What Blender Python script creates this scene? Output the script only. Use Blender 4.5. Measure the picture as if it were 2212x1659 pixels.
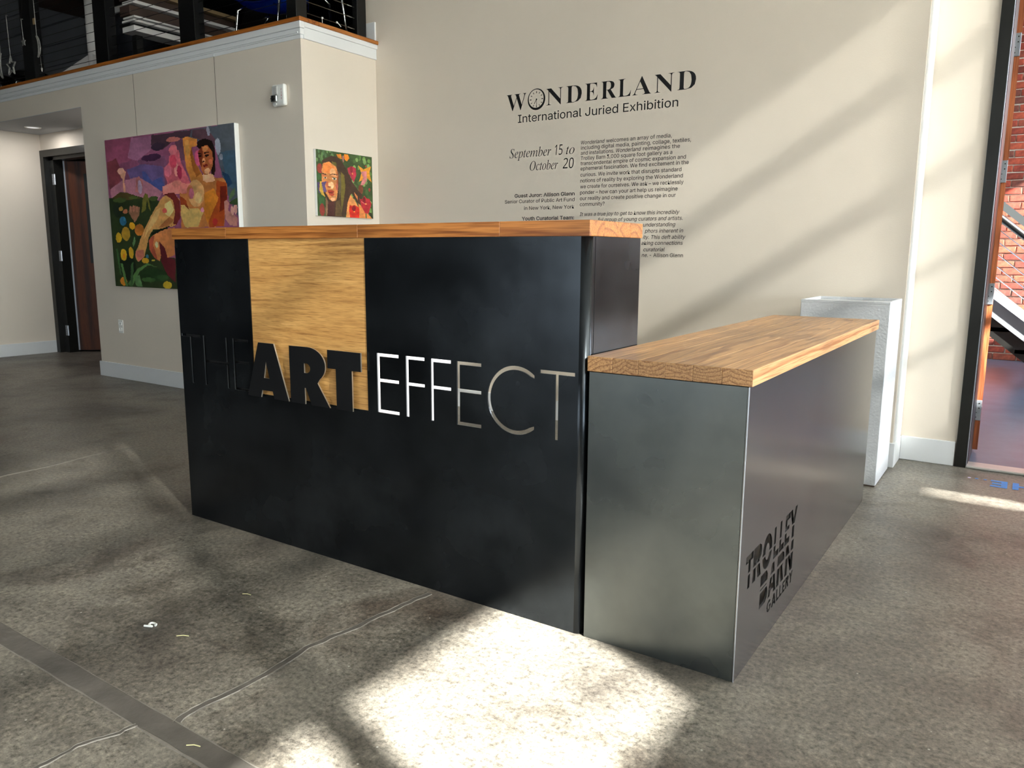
import bpy, bmesh, math, random
import numpy as np
from mathutils import Vector, Matrix
random.seed(7)
for _o in list(bpy.data.objects): bpy.data.objects.remove(_o)
SC = bpy.context.scene
COL = SC.collection
PI = math.pi

# ------------------------------------------------------------------ camera, sky, sun, exposure
cam_d = bpy.data.cameras.new('camera'); cam = bpy.data.objects.new('camera', cam_d); COL.objects.link(cam)
cam.location = (2.9025, -1.891, 1.1088)
cam.rotation_euler = (1.4043, -0.0058, 0.5879)
cam_d.sensor_width = 36.0; cam_d.lens = 1676.98 / 2212 * 36.0
cam_d.clip_start = 0.02; cam_d.clip_end = 200
SC.camera = cam
SC.view_settings.view_transform = 'Standard'; SC.view_settings.look = 'None'
SC.view_settings.gamma = 1.0; SC.view_settings.use_curve_mapping = False
SC.view_settings.exposure = 0.9
W = bpy.data.worlds.new('sky'); SC.world = W; W.use_nodes = True
bg = W.node_tree.nodes['Background']
bg.inputs[0].default_value = (0.82, 0.905, 1.0, 1); bg.inputs[1].default_value = 9.0
sun_d = bpy.data.lights.new('sun', 'SUN'); sun = bpy.data.objects.new('sun', sun_d); COL.objects.link(sun)
sun_d.energy = 36.0; sun_d.angle = math.radians(1.0); sun_d.color = (1.0, 0.975, 0.93)
SUNDIR = Vector((-1.882, 0.708, -1.2)).normalized()
sun.rotation_euler = SUNDIR.to_track_quat('-Z', 'Y').to_euler(); sun.location = (12, -4, 9)
def portal(name, loc, rot, sx, sy):
    d = bpy.data.lights.new(name, 'AREA'); d.shape = 'RECTANGLE'; d.size = sx; d.size_y = sy
    d.cycles.is_portal = True
    o = bpy.data.objects.new(name, d); COL.objects.link(o); o.location = loc; o.rotation_euler = rot
portal('window_portal', (5.75, -1.3, 3.3), (0, PI/2, 0), 2.6, 8.2)      # sky light through the east windows
portal('lower_portal', (5.72, -1.45, 1.17), (0, PI/2, 0), 1.5, 7.8)
portal('front_portal', (-0.2, -6.75, 1.3), (PI/2, 0, 0), 4.0, 2.5)   # sky light through the front glazing
SC.cycles.max_bounces = 10; SC.cycles.diffuse_bounces = 6; SC.cycles.glossy_bounces = 4
SC.cycles.transparent_max_bounces = 12; SC.cycles.sample_clamp_indirect = 8.0; SC.cycles.blur_glossy = 0.8
SC.cycles.caustics_reflective = False; SC.cycles.caustics_refractive = False

# ------------------------------------------------------------------ material helpers
def mat(name):
    m = bpy.data.materials.new(name); m.use_nodes = True; nt = m.node_tree
    b = nt.nodes['Principled BSDF']
    return m, nt, b
def nd(nt, t, **kw):
    n = nt.nodes.new(t)
    for k, v in kw.items():
        if k in n.inputs: n.inputs[k].default_value = v
        else: setattr(n, k, v)
    return n
def lk(nt, a, b): nt.links.new(a, b)
def srgb(r, g, b):
    f = lambda c: (c/255/12.92) if c/255 <= 0.04045 else ((c/255+0.055)/1.055)**2.4
    return (f(r), f(g), f(b), 1)
def plain(name, col, rough=0.5, metal=0.0, noise=0.0, nscale=8.0, bump=0.0, bscale=60.0, spec=0.5):
    m, nt, b = mat(name)
    b.inputs['Base Color'].default_value = col; b.inputs['Roughness'].default_value = rough
    b.inputs['Metallic'].default_value = metal; b.inputs['Specular IOR Level'].default_value = spec
    tc = nd(nt, 'ShaderNodeTexCoord')
    if noise:
        n = nd(nt, 'ShaderNodeTexNoise', Scale=nscale, Detail=5.0); lk(nt, tc.outputs['Object'], n.inputs['Vector'])
        r = nd(nt, 'ShaderNodeValToRGB'); lk(nt, n.outputs['Fac'], r.inputs['Fac'])
        r.color_ramp.elements[0].position = 0.3; r.color_ramp.elements[1].position = 0.7
        r.color_ramp.elements[0].color = tuple(c*(1-noise) for c in col[:3])+(1,)
        r.color_ramp.elements[1].color = tuple(min(1, c*(1+noise*0.6)) for c in col[:3])+(1,)
        lk(nt, r.outputs['Color'], b.inputs['Base Color'])
    if bump:
        n = nd(nt, 'ShaderNodeTexNoise', Scale=bscale, Detail=4.0); lk(nt, tc.outputs['Object'], n.inputs['Vector'])
        bp = nd(nt, 'ShaderNodeBump', Strength=bump, Distance=0.004); lk(nt, n.outputs['Fac'], bp.inputs['Height'])
        lk(nt, bp.outputs['Normal'], b.inputs['Normal'])
    return m
def ramp(nt, src, stops):
    r = nd(nt, 'ShaderNodeValToRGB'); e = r.color_ramp.elements
    while len(e) < len(stops): e.new(0.5)
    for k, (p, c) in enumerate(stops):
        e[k].position = p; e[k].color = c if len(c) == 4 else tuple(c)+(1,)
    lk(nt, src, r.inputs['Fac']); return r
def mix(nt, fac, a, b, mode='MIX'):
    m = nd(nt, 'ShaderNodeMix'); m.data_type = 'RGBA'; m.blend_type = mode
    for v, i in ((fac, 0), (a, 6), (b, 7)):
        if hasattr(v, 'links'): lk(nt, v, m.inputs[i])
        else: m.inputs[i].default_value = v
    return m.outputs[2]

def wall_paint(name, col, rough=0.6):
    return plain(name, col, rough, noise=0.03, nscale=1.6, bump=0.12, bscale=220.0, spec=0.35)
M_WALL = wall_paint('cream_wall_paint', srgb(224, 213, 199))
M_WHITE = plain('white_trim_paint', srgb(226, 228, 230), 0.4, noise=0.02, nscale=9, bump=0.04, bscale=40)
M_CEIL = plain('ceiling_paint', srgb(182, 182, 180), 0.8, noise=0.03)
M_DARKWALL = plain('dark_loft_paint', srgb(36, 32, 30), 0.8, noise=0.35, nscale=3)
M_SLATE = plain('slate_loft_wall', srgb(116, 118, 124), 0.7, noise=0.1, nscale=2)
M_BLACK = plain('black_powder_coat', srgb(24, 24, 22), 0.35, noise=0.1, nscale=20, bump=0.05, bscale=300)
M_BLACKMETAL = plain('satin_black_steel', srgb(20, 20, 20), 0.3, metal=0.3)
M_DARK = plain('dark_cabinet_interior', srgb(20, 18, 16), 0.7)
M_CHROME = plain('polished_chrome', srgb(214, 214, 214), 0.12, metal=1.0)
M_STEEL = plain('satin_hinge_steel', srgb(190, 195, 205), 0.32, metal=0.7, noise=0.06, nscale=30)
M_CABLE = plain('stainless_cable', srgb(120, 112, 100), 0.35, metal=0.9)
M_VINYL = plain('black_vinyl_lettering', srgb(16, 15, 15), 0.45)
M_RED = plain('red_print', srgb(190, 50, 80), 0.5)
M_BLUE = plain('blue_floor_paint', srgb(45, 120, 190), 0.45, noise=0.12, nscale=30)
M_LILAC = plain('lilac_floor_paint', srgb(200, 190, 225), 0.45)
M_PLASTIC = plain('white_plastic', srgb(236, 236, 232), 0.3)
M_GREYPL = plain('grey_plastic_grille', srgb(190, 190, 188), 0.5)
M_BLUESEAT = plain('blue_seat_shell', srgb(24, 78, 200), 0.4, noise=0.1, nscale=10)
M_TABLEW = plain('white_powder_coat', srgb(225, 222, 220), 0.4)
M_LED = plain('downlight_lens', srgb(240, 240, 236), 0.4); M_LED.node_tree.nodes['Principled BSDF'].inputs['Emission Color'].default_value = (1, 1, 1, 1); M_LED.node_tree.nodes['Principled BSDF'].inputs['Emission Strength'].default_value = 0.35
M_GALV = plain('galvanised_threshold', srgb(205, 205, 200), 0.35, metal=0.6, noise=0.08, nscale=15)
M_BEAM = plain('brown_bench_wood', srgb(66, 50, 42), 0.6, noise=0.25, nscale=4)
M_TAN = plain('tan_ply_edge', srgb(150, 126, 92), 0.6, noise=0.15, nscale=6)
M_PED = plain('white_pedestal_paint', srgb(196, 198, 202), 0.55, noise=0.03, nscale=6, bump=0.5, bscale=90)
M_GLOW = plain('added_white_glow', srgb(250, 250, 250), 0.5); M_GLOW.node_tree.nodes['Principled BSDF'].inputs['Emission Color'].default_value = (1, 1, 1, 1); M_GLOW.node_tree.nodes['Principled BSDF'].inputs['Emission Strength'].default_value = 1.1  # added glow for the panel behind the letters, not a known lamp
M_SNOW = plain('white_laminate_panel', srgb(250, 250, 250), 0.5)
M_GREYBEAM = plain('grey_stringer_paint', srgb(112, 114, 118), 0.3, noise=0.06, nscale=5)

def oak(name, axis, light, dark, scale=1.0, rough=0.38, rings=70.0, big=0.25, fine=1.0):
    """solid wood: growth rings around the board's length axis, so end grain and face grain agree"""
    m, nt, b = mat(name)
    tc = nd(nt, 'ShaderNodeTexCoord'); oi = nd(nt, 'ShaderNodeObjectInfo')
    rv = nd(nt, 'ShaderNodeVectorMath', operation='SCALE'); rv.inputs[0].default_value = (7.3, 5.1, 9.7)
    lk(nt, oi.outputs['Random'], rv.inputs['Scale'])
    add = nd(nt, 'ShaderNodeVectorMath', operation='ADD'); lk(nt, tc.outputs['Object'], add.inputs[0]); lk(nt, rv.outputs[0], add.inputs[1])
    # stretched noise warp
    st = [14.0, 14.0, 14.0]; st['XYZ'.index(axis)] = 1.3
    mp = nd(nt, 'ShaderNodeVectorMath', operation='MULTIPLY'); mp.inputs[1].default_value = tuple(s*scale*0.45 for s in st); lk(nt, add.outputs[0], mp.inputs[0])
    n1 = nd(nt, 'ShaderNodeTexNoise', Scale=1.0, Detail=3.0); lk(nt, mp.outputs[0], n1.inputs['Vector'])
    sp = nd(nt, 'ShaderNodeSeparateXYZ'); lk(nt, add.outputs[0], sp.inputs[0])
    ax = [a for a in 'XYZ' if a != axis]
    # ring centre lies below the board
    def wr(out, off):
        md = nd(nt, 'ShaderNodeMath', operation='PINGPONG'); md.inputs[1].default_value = 0.21; lk(nt, out, md.inputs[0])
        ad = nd(nt, 'ShaderNodeMath', operation='ADD'); ad.inputs[1].default_value = off; lk(nt, md.outputs[0], ad.inputs[0])
        pw = nd(nt, 'ShaderNodeMath', operation='MULTIPLY'); lk(nt, ad.outputs[0], pw.inputs[0]); lk(nt, ad.outputs[0], pw.inputs[1]); return pw
    a1 = wr(sp.outputs[ax[0]], -0.1); a2 = wr(sp.outputs[ax[1]], 0.05)
    sm = nd(nt, 'ShaderNodeMath', operation='ADD'); lk(nt, a1.outputs[0], sm.inputs[0]); lk(nt, a2.outputs[0], sm.inputs[1])
    rt = nd(nt, 'ShaderNodeMath', operation='SQRT'); lk(nt, sm.outputs[0], rt.inputs[0])
    wp = nd(nt, 'ShaderNodeMath', operation='MULTIPLY_ADD'); lk(nt, n1.outputs['Fac'], wp.inputs[0]); wp.inputs[1].default_value = 0.09; lk(nt, rt.outputs[0], wp.inputs[2])
    fr = nd(nt, 'ShaderNodeMath', operation='MULTIPLY'); fr.inputs[1].default_value = rings; lk(nt, wp.outputs[0], fr.inputs[0])
    fc = nd(nt, 'ShaderNodeMath', operation='FRACT'); lk(nt, fr.outputs[0], fc.inputs[0])
    r = ramp(nt, fc.outputs[0], [(0.0, light), (0.55, tuple(0.75*light[i]+0.25*dark[i] for i in range(3))), (0.86, dark), (1.0, light)])
    # fine pores
    st2 = [260.0, 260.0, 260.0]; st2['XYZ'.index(axis)] = 7.0
    mp2 = nd(nt, 'ShaderNodeVectorMath', operation='MULTIPLY'); mp2.inputs[1].default_value = tuple(st2); lk(nt, add.outputs[0], mp2.inputs[0])
    n2 = nd(nt, 'ShaderNodeTexNoise', Scale=1.0, Detail=2.0); lk(nt, mp2.outputs[0], n2.inputs['Vector'])
    r2 = ramp(nt, n2.outputs['Fac'], [(0.35, (0.62, 0.55, 0.48)), (0.55, (1, 1, 1))])
    c1 = mix(nt, fine, r.outputs['Color'], r2.outputs['Color'], 'MULTIPLY')
    # board to board tone
    tone = nd(nt, 'ShaderNodeMapRange'); lk(nt, oi.outputs['Random'], tone.inputs[0]); tone.inputs[3].default_value = 1-big; tone.inputs[4].default_value = 1+big*0.4
    cc = nd(nt, 'ShaderNodeCombineColor')
    for i in range(3): lk(nt, tone.outputs[0], cc.inputs[i])
    c2 = mix(nt, 1.0, c1, cc.outputs[0], 'MULTIPLY')
    lk(nt, c2, b.inputs['Base Color']); b.inputs['Roughness'].default_value = rough
    bp = nd(nt, 'ShaderNodeBump', Strength=0.12, Distance=0.002); lk(nt, n2.outputs['Fac'], bp.inputs['Height']); lk(nt, bp.outputs['Normal'], b.inputs['Normal'])
    return m
M_OAKX = oak('oak_worktop_lengthwise', 'X', srgb(206, 134, 66)[:3], srgb(158, 92, 40)[:3], rings=34, rough=0.4, big=0.07)
M_OAKY = oak('oak_worktop_crosswise', 'Y', srgb(196, 150, 98)[:3], srgb(148, 100, 58)[:3], rings=95, rough=0.33, big=0.08)
M_CAPX = oak('oak_nosing_lengthwise', 'X', srgb(178, 106, 40)[:3], srgb(120, 62, 18)[:3], rings=30)
M_CAPY = oak('oak_nosing_crosswise', 'Y', srgb(206, 130, 60)[:3], srgb(150, 82, 30)[:3], rings=30)
M_DOORW = oak('dark_stained_door', 'Z', srgb(104, 50, 16)[:3], srgb(56, 24, 8)[:3], rings=12, rough=0.4)
M_EDGEW = oak('varnished_door_edge', 'Z', srgb(190, 110, 70)[:3], srgb(130, 66, 40)[:3], rings=40, rough=0.4)
M_VENEER = None
def veneer():
    m, nt, b = mat('oak_veneer_panel')
    tc = nd(nt, 'ShaderNodeTexCoord')
    def st(v):
        mp = nd(nt, 'ShaderNodeVectorMath', operation='MULTIPLY'); mp.inputs[1].default_value = v; lk(nt, tc.outputs['Object'], mp.inputs[0]); return mp.outputs[0]
    n1 = nd(nt, 'ShaderNodeTexNoise', Scale=1.0, Detail=6.0, Roughness=0.7, Distortion=0.6); lk(nt, st((2.2, 2.2, 60.0)), n1.inputs['Vector'])
    r1 = ramp(nt, n1.outputs['Fac'], [(0.28, srgb(150, 100, 52)), (0.42, srgb(206, 152, 86)), (0.62, srgb(228, 176, 106)), (0.8, srgb(236, 190, 124))])
    n2 = nd(nt, 'ShaderNodeTexNoise', Scale=1.0, Detail=2.0); lk(nt, st((16.0, 16.0, 420.0)), n2.inputs['Vector'])
    r2 = ramp(nt, n2.outputs['Fac'], [(0.33, (0.62, 0.52, 0.42)), (0.5, (1, 1, 1))])
    c = mix(nt, 0.8, r1.outputs['Color'], r2.outputs['Color'], 'MULTIPLY')
    lk(nt, c, b.inputs['Base Color']); b.inputs['Roughness'].default_value = 0.42
    return m
M_VENEER = veneer()

def steel(name, c0, c1, rough=0.34, metal=0.85, blotch=0.5):
    m, nt, b = mat(name)
    tc = nd(nt, 'ShaderNodeTexCoord')
    n1 = nd(nt, 'ShaderNodeTexNoise', Scale=2.1, Detail=4.0, Roughness=0.55, Distortion=0.0); lk(nt, tc.outputs['Object'], n1.inputs['Vector'])
    n2 = nd(nt, 'ShaderNodeTexNoise', Scale=6.0, Detail=4.0, Roughness=0.55, Distortion=0.0); lk(nt, tc.outputs['Object'], n2.inputs['Vector'])
    r1 = ramp(nt, n1.outputs['Fac'], [(0.3, c0), (0.7, c1)])
    r2 = ramp(nt, n2.outputs['Fac'], [(0.35, (1-blotch*.5,)*3), (0.5, (1, 1, 1)), (0.68, (1+blotch*.35,)*3)])
    lk(nt, mix(nt, 1.0, r1.outputs['Color'], r2.outputs['Color'], 'MULTIPLY'), b.inputs['Base Color'])
    rr = nd(nt, 'ShaderNodeMapRange'); rr.inputs[1].default_value = 0.3; rr.inputs[2].default_value = 0.7; rr.inputs[3].default_value = rough-0.06; rr.inputs[4].default_value = rough+0.1
    lk(nt, n1.outputs['Fac'], rr.inputs[0]); lk(nt, rr.outputs[0], b.inputs['Roughness'])
    b.inputs['Metallic'].default_value = metal
    return m
M_PLATE = steel('blackened_steel_sheet', srgb(46, 50, 54)[:3], srgb(60, 64, 68)[:3], 0.23)
M_PLATE2 = steel('blued_steel_sheet', srgb(84, 90, 91)[:3], srgb(108, 111, 108)[:3], 0.27, blotch=0.22)
M_PLATE3 = plain('grey_steel_sheet', srgb(122, 120, 119), 0.24, metal=0.92, noise=0.07, nscale=2.5)
M_LETTER = plain('black_painted_letter_face', srgb(8, 9, 12), 0.4, noise=0.1, nscale=25)
M_BARE = plain('cut_steel_edge', srgb(120, 124, 126), 0.3, metal=0.9)
M_EDGE = plain('bare_metal_letter_edge', srgb(190, 180, 165), 0.35, metal=0.8)

def concrete():
    m, nt, b = mat('polished_concrete')
    tc = nd(nt, 'ShaderNodeTexCoord'); V = tc.outputs['Object']
    n1 = nd(nt, 'ShaderNodeTexNoise', Scale=1.1, Detail=6.0, Roughness=0.6, Distortion=0.4); lk(nt, V, n1.inputs['Vector'])
    n2 = nd(nt, 'ShaderNodeTexNoise', Scale=9.0, Detail=10.0, Roughness=0.76, Distortion=0.15); lk(nt, V, n2.inputs['Vector'])
    n3 = nd(nt, 'ShaderNodeTexNoise', Scale=62.0, Detail=9.0, Roughness=0.82); lk(nt, V, n3.inputs['Vector'])
    r1 = ramp(nt, n1.outputs['Fac'], [(0.32, srgb(76, 70, 65)), (0.46, srgb(110, 104, 96)), (0.58, srgb(130, 124, 115)), (0.72, srgb(86, 75, 67))])
    r2 = ramp(nt, n2.outputs['Fac'], [(0.33, (0.66, 0.65, 0.64)), (0.46, (0.94, 0.94, 0.94)), (0.6, (1.1, 1.09, 1.07)), (0.75, (0.95, 0.93, 0.91))])
    r3 = ramp(nt, n3.outputs['Fac'], [(0.40, (0.36, 0.35, 0.34)), (0.485, (0.92, 0.92, 0.92)), (0.54, (1.1, 1.1, 1.08)), (0.62, (1.75, 1.72, 1.62))])
    c = mix(nt, 1.0, r1.outputs['Color'], r2.outputs['Color'], 'MULTIPLY')
    c = mix(nt, 0.9, c, r3.outputs['Color'], 'MULTIPLY')
    # dark scuffed stains
    n4 = nd(nt, 'ShaderNodeTexNoise', Scale=2.6, Detail=7.0, Roughness=0.78, Distortion=0.2)
    mp = nd(nt, 'ShaderNodeVectorMath', operation='ADD'); mp.inputs[1].default_value = (5.3, 2.2, 0); lk(nt, V, mp.inputs[0]); lk(nt, mp.outputs[0], n4.inputs['Vector'])
    r4 = ramp(nt, n4.outputs['Fac'], [(0.52, (1, 1, 1)), (0.66, (0.5, 0.48, 0.46))])
    c = mix(nt, 0.9, c, r4.outputs['Color'], 'MULTIPLY')
    # pale chips
    v = nd(nt, 'ShaderNodeTexVoronoi', Scale=26.0); lk(nt, V, v.inputs['Vector'])
    r5 = ramp(nt, v.outputs['Distance'], [(0.05, (1, 1, 1)), (0.085, (0, 0, 0))])
    gate = nd(nt, 'ShaderNodeMath', operation='GREATER_THAN'); gate.inputs[1].default_value = 0.80
    sc_ = nd(nt, 'ShaderNodeSeparateColor'); lk(nt, v.outputs['Color'], sc_.inputs[0]); lk(nt, sc_.outputs[0], gate.inputs[0])
    gm = nd(nt, 'ShaderNodeMath', operation='MULTIPLY'); lk(nt, r5.outputs['Color'], gm.inputs[0]); lk(nt, gate.outputs[0], gm.inputs[1])
    c = mix(nt, gm.outputs[0], c, srgb(180, 176, 168))
    lk(nt, c, b.inputs['Base Color'])
    rr = nd(nt, 'ShaderNodeMapRange'); rr.inputs[1].default_value = 0.3; rr.inputs[2].default_value = 0.7; rr.inputs[3].default_value = 0.3; rr.inputs[4].default_value = 0.52
    lk(nt, n2.outputs['Fac'], rr.inputs[0]); lk(nt, rr.outputs[0], b.inputs['Roughness'])
    bp = nd(nt, 'ShaderNodeBump', Strength=0.18, Distance=0.004); lk(nt, n3.outputs['Fac'], bp.inputs['Height']); lk(nt, bp.outputs['Normal'], b.inputs['Normal'])
    return m
M_CONC = concrete()
M_FILL = plain('grey_joint_filler', srgb(98, 93, 87), 0.35, noise=0.22, nscale=14, bump=0.5, bscale=35)
M_FILLED = plain('pale_filler_lip', srgb(128, 122, 114), 0.4, noise=0.2, nscale=30, bump=0.4, bscale=60)

def brickmat():
    m, nt, b = mat('red_brick'); oi = nd(nt, 'ShaderNodeObjectInfo'); tc = nd(nt, 'ShaderNodeTexCoord')
    r = ramp(nt, oi.outputs['Random'], [(0.0, srgb(96, 40, 28)), (0.35, srgb(132, 54, 38)), (0.7, srgb(152, 70, 46)), (1.0, srgb(84, 48, 40))])
    n = nd(nt, 'ShaderNodeTexNoise', Scale=30.0, Detail=6.0); lk(nt, tc.outputs['Object'], n.inputs['Vector'])
    r2 = ramp(nt, n.outputs['Fac'], [(0.3, (0.6, 0.55, 0.55)), (0.5, (1, 1, 1)), (0.72, (1.5, 1.5, 1.45))])
    lk(nt, mix(nt, 0.9, r.outputs['Color'], r2.outputs['Color'], 'MULTIPLY'), b.inputs['Base Color']); b.inputs['Roughness'].default_value = 0.85
    bp = nd(nt, 'ShaderNodeBump', Strength=0.6, Distance=0.006); lk(nt, n.outputs['Fac'], bp.inputs['Height']); lk(nt, bp.outputs['Normal'], b.inputs['Normal'])
    return m
M_BRICK = brickmat()
M_MORTAR = plain('lime_mortar', srgb(190, 180, 165), 0.9, noise=0.25, nscale=25, bump=0.6, bscale=50)

def shade_mat(name, t, tr):
    m, nt, b = mat(name); nt.nodes.remove(b); out = nt.nodes['Material Output']
    a = nd(nt, 'ShaderNodeBsdfTransparent'); a.inputs[0].default_value = (t, t, t*0.98, 1)
    d = nd(nt, 'ShaderNodeBsdfTranslucent'); d.inputs[0].default_value = (tr, tr*0.97, tr*0.9, 1)
    s = nd(nt, 'ShaderNodeAddShader'); lk(nt, a.outputs[0], s.inputs[0]); lk(nt, d.outputs[0], s.inputs[1])
    lk(nt, s.outputs[0], out.inputs['Surface']); return m
M_SHADE = shade_mat('woven_screen_shade', 0.048, 0.45)
def glass_mat(nm='clear_glass_pane', tt=(0.95, 0.97, 0.96, 1)):
    m, nt, b = mat(nm); nt.nodes.remove(b); out = nt.nodes['Material Output']
    a = nd(nt, 'ShaderNodeBsdfTransparent'); a.inputs[0].default_value = tt
    g = nd(nt, 'ShaderNodeBsdfGlossy', Roughness=0.02); f = nd(nt, 'ShaderNodeFresnel', IOR=1.45)
    mx = nd(nt, 'ShaderNodeMixShader'); lk(nt, f.outputs[0], mx.inputs[0]); lk(nt, a.outputs[0], mx.inputs[1]); lk(nt, g.outputs[0], mx.inputs[2])
    lk(nt, mx.outputs[0], out.inputs['Surface']); return m
M_GLASS = glass_mat(); M_TINT = glass_mat('tinted_glass_pane', (0.5, 0.5, 0.49, 1))

# ------------------------------------------------------------------ mesh helpers
def nb(): return bmesh.new()
def box(bm, x0, x1, y0, y1, z0, z1, bev=0.0, seg=1):
    g = bmesh.ops.create_cube(bm, size=1.0)
    vs = g['verts']
    for v in vs:
        v.co = Vector(((x0+x1)/2+v.co.x*(x1-x0), (y0+y1)/2+v.co.y*(y1-y0), (z0+z1)/2+v.co.z*(z1-z0)))
    if bev:
        es = list({e for v in vs for e in v.link_edges})
        bmesh.ops.bevel(bm, geom=es, offset=bev, segments=seg, affect='EDGES', profile=0.5)
    return bm
def tube(bm, pts, r, n=8, caps=True):
    """round bar along a list of points; r may be one radius or one per point"""
    pts = [Vector(p) for p in pts]; rs = r if isinstance(r, (list, tuple)) else [r]*len(pts)
    rings = []; up = None
    for i, p in enumerate(pts):
        d = (pts[min(i+1, len(pts)-1)]-pts[max(i-1, 0)]).normalized()
        if up is None:
            up = Vector((0, 0, 1)) if abs(d.z) < 0.9 else Vector((1, 0, 0))
        s = d.cross(up).normalized(); up = s.cross(d).normalized()
        rings.append([bm.verts.new(p+(s*math.cos(2*PI*k/n)+up*math.sin(2*PI*k/n))*rs[i]) for k in range(n)])
    for a, b in zip(rings, rings[1:]):
        for k in range(n): bm.faces.new((a[k], a[(k+1) % n], b[(k+1) % n], b[k]))
    if caps:
        bm.faces.new(rings[0][::-1]); bm.faces.new(rings[-1])
    return bm
def prism(bm, pts, axis, a, b):
    """extrude a closed 2D outline between a and b along axis ('Y': pts are x,z; 'X': y,z; 'Z': x,y)"""
    def P(p, t):
        return {'Y': (p[0], t, p[1]), 'X': (t, p[0], p[1]), 'Z': (p[0], p[1], t)}[axis]
    A = [bm.verts.new(P(p, a)) for p in pts]; B = [bm.verts.new(P(p, b)) for p in pts]
    n = len(pts); f = [bm.faces.new(A), bm.faces.new(B[::-1])]
    for i in range(n): bm.faces.new((A[(i+1) % n], A[i], B[i], B[(i+1) % n]))
    return bm
def wpos(o):
    v = Vector((0, 0, 0))
    while o is not None: v += o.location; o = o.parent
    return v
def link(name, me, parent=None, m=None, loc=None):
    o = bpy.data.objects.new(name, me); COL.objects.link(o)
    if m is not None:
        me.materials.clear(); me.materials.append(m)
    if parent is not None: o.parent = parent
    if loc is not None: o.location = loc
    return o
def part(name, bm, m, parent=None, label=None, smooth=False, local=False, pivot=True):
    """one mesh object from world coordinates, its origin at its own centre"""
    bmesh.ops.recalc_face_normals(bm, faces=bm.faces[:])
    me = bpy.data.meshes.new(name)
    c = Vector((0, 0, 0))
    if pivot and len(bm.verts):
        lo = Vector([min(v.co[i] for v in bm.verts) for i in range(3)]); hi = Vector([max(v.co[i] for v in bm.verts) for i in range(3)])
        c = (lo+hi)/2
        bmesh.ops.translate(bm, verts=bm.verts[:], vec=-c)
    bm.to_mesh(me); bm.free()
    if smooth:
        for p in me.polygons: p.use_smooth = True
    base = Vector((0, 0, 0)) if (local or parent is None) else wpos(parent)
    o = link(name, me, parent, m, c-base)
    if label: o['label'] = label
    return o
def thing(name, label, cat, loc=(0, 0, 0), group=None):
    o = bpy.data.objects.new(name, None); COL.objects.link(o); o.location = loc; o.empty_display_size = 0.1
    o['label'] = label; o['category'] = cat
    if group: o['group'] = group
    return o
def tag(o, label, cat, group=None):
    o['label'] = label; o['category'] = cat
    if group: o['group'] = group
    return o
def struct(name, bm, m, parent=None, pivot=False):
    o = part(name, bm, m, parent, pivot=pivot)
    if parent is None: o['kind'] = 'structure'
    return o
def sgroup(name, loc=(0, 0, 0)):
    o = bpy.data.objects.new(name, None); COL.objects.link(o); o.location = loc; o['kind'] = 'structure'; return o
def copy_tree(o, parent=None):
    c = o.copy(); COL.objects.link(c); c.parent = parent
    for ch in list(o.children): copy_tree(ch, c)
    return c
def cut(o, cutters):
    """subtract bmesh cutters from a mesh object"""
    me = bpy.data.meshes.new('cutter'); bmesh.ops.recalc_face_normals(cutters, faces=cutters.faces[:]); cutters.to_mesh(me); cutters.free()
    c = bpy.data.objects.new('cutter', me); COL.objects.link(c)
    md = o.modifiers.new('cut', 'BOOLEAN'); md.operation = 'DIFFERENCE'; md.solver = 'EXACT'; md.object = c
    md.use_self = True
    bpy.context.view_layer.update()
    new = bpy.data.meshes.new_from_object(o.evaluated_get(bpy.context.evaluated_depsgraph_get()))
    o.modifiers.clear(); mats = list(o.data.materials); o.data = new; o.data.materials.clear()
    for m_ in mats: o.data.materials.append(m_)
    bpy.data.objects.remove(c)

# fonts that ship with Blender itself; falls back to the built-in face
def font(fn):
    for kind in ('LOCAL', 'SYSTEM'):
        try:
            import os
            p = os.path.join(bpy.utils.resource_path(kind), 'datafiles', 'fonts', fn)
            if os.path.exists(p): return bpy.data.fonts.load(p)
        except Exception: pass
    return None
F_SANS = font('Inter.woff2'); F_MATH = font('NotoSansMath-Regular.woff2')
def text_mesh(s, fnt, depth=0.0004, offset=0.0, shear=0.0):
    cu = bpy.data.curves.new('txt', 'FONT'); cu.body = s
    if fnt: cu.font = fnt
    cu.size = 1.0; cu.extrude = 0.0; cu.offset = offset; cu.shear = shear; cu.resolution_u = 3
    o = bpy.data.objects.new('txt', cu); COL.objects.link(o); bpy.context.view_layer.update()
    me = bpy.data.meshes.new_from_object(o.evaluated_get(bpy.context.evaluated_depsgraph_get()))
    bpy.data.objects.remove(o); bpy.data.curves.remove(cu); me.materials.clear()
    return me
def place_text(name, s, fnt, parent, x0, x1, z, cap, y, m, right=None, offset=0.0, shear=0.0, capref=None, rot=None):
    """flat vinyl text on a wall facing -Y: left edge x0, right edge x1 (fitted), baseline z, capital height cap"""
    me = text_mesh(s, fnt, offset=offset, shear=shear)
    xs = [v.co.x for v in me.vertices]; ys = [v.co.y for v in me.vertices]
    ref = CAPH.get(fnt) or 0.727
    sy = cap/ref
    if x1 is None: sx = sy*0.94; ox = x0-min(xs)*sx
    elif x0 is None: sx = sy*0.94; ox = x1-max(xs)*sx
    else: sx = (x1-x0)/(max(xs)-min(xs)); ox = x0-min(xs)*sx
    c = Vector((ox+(min(xs)+max(xs))/2*sx, y, z))
    for v in me.vertices:
        v.co = Vector((ox+v.co.x*sx, y-0.0003-v.co.z*0, z+v.co.y*sy))-c
    o = link(name, me, parent, m, c-wpos(parent)); return o
CAPH = {}
for f_, t_ in ((F_SANS, 'H'), (F_MATH, '\U0001D407'), (None, 'H')):
    me_ = text_mesh(t_, f_)
    if len(me_.vertices): CAPH[f_] = max(v.co.y for v in me_.vertices)

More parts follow.
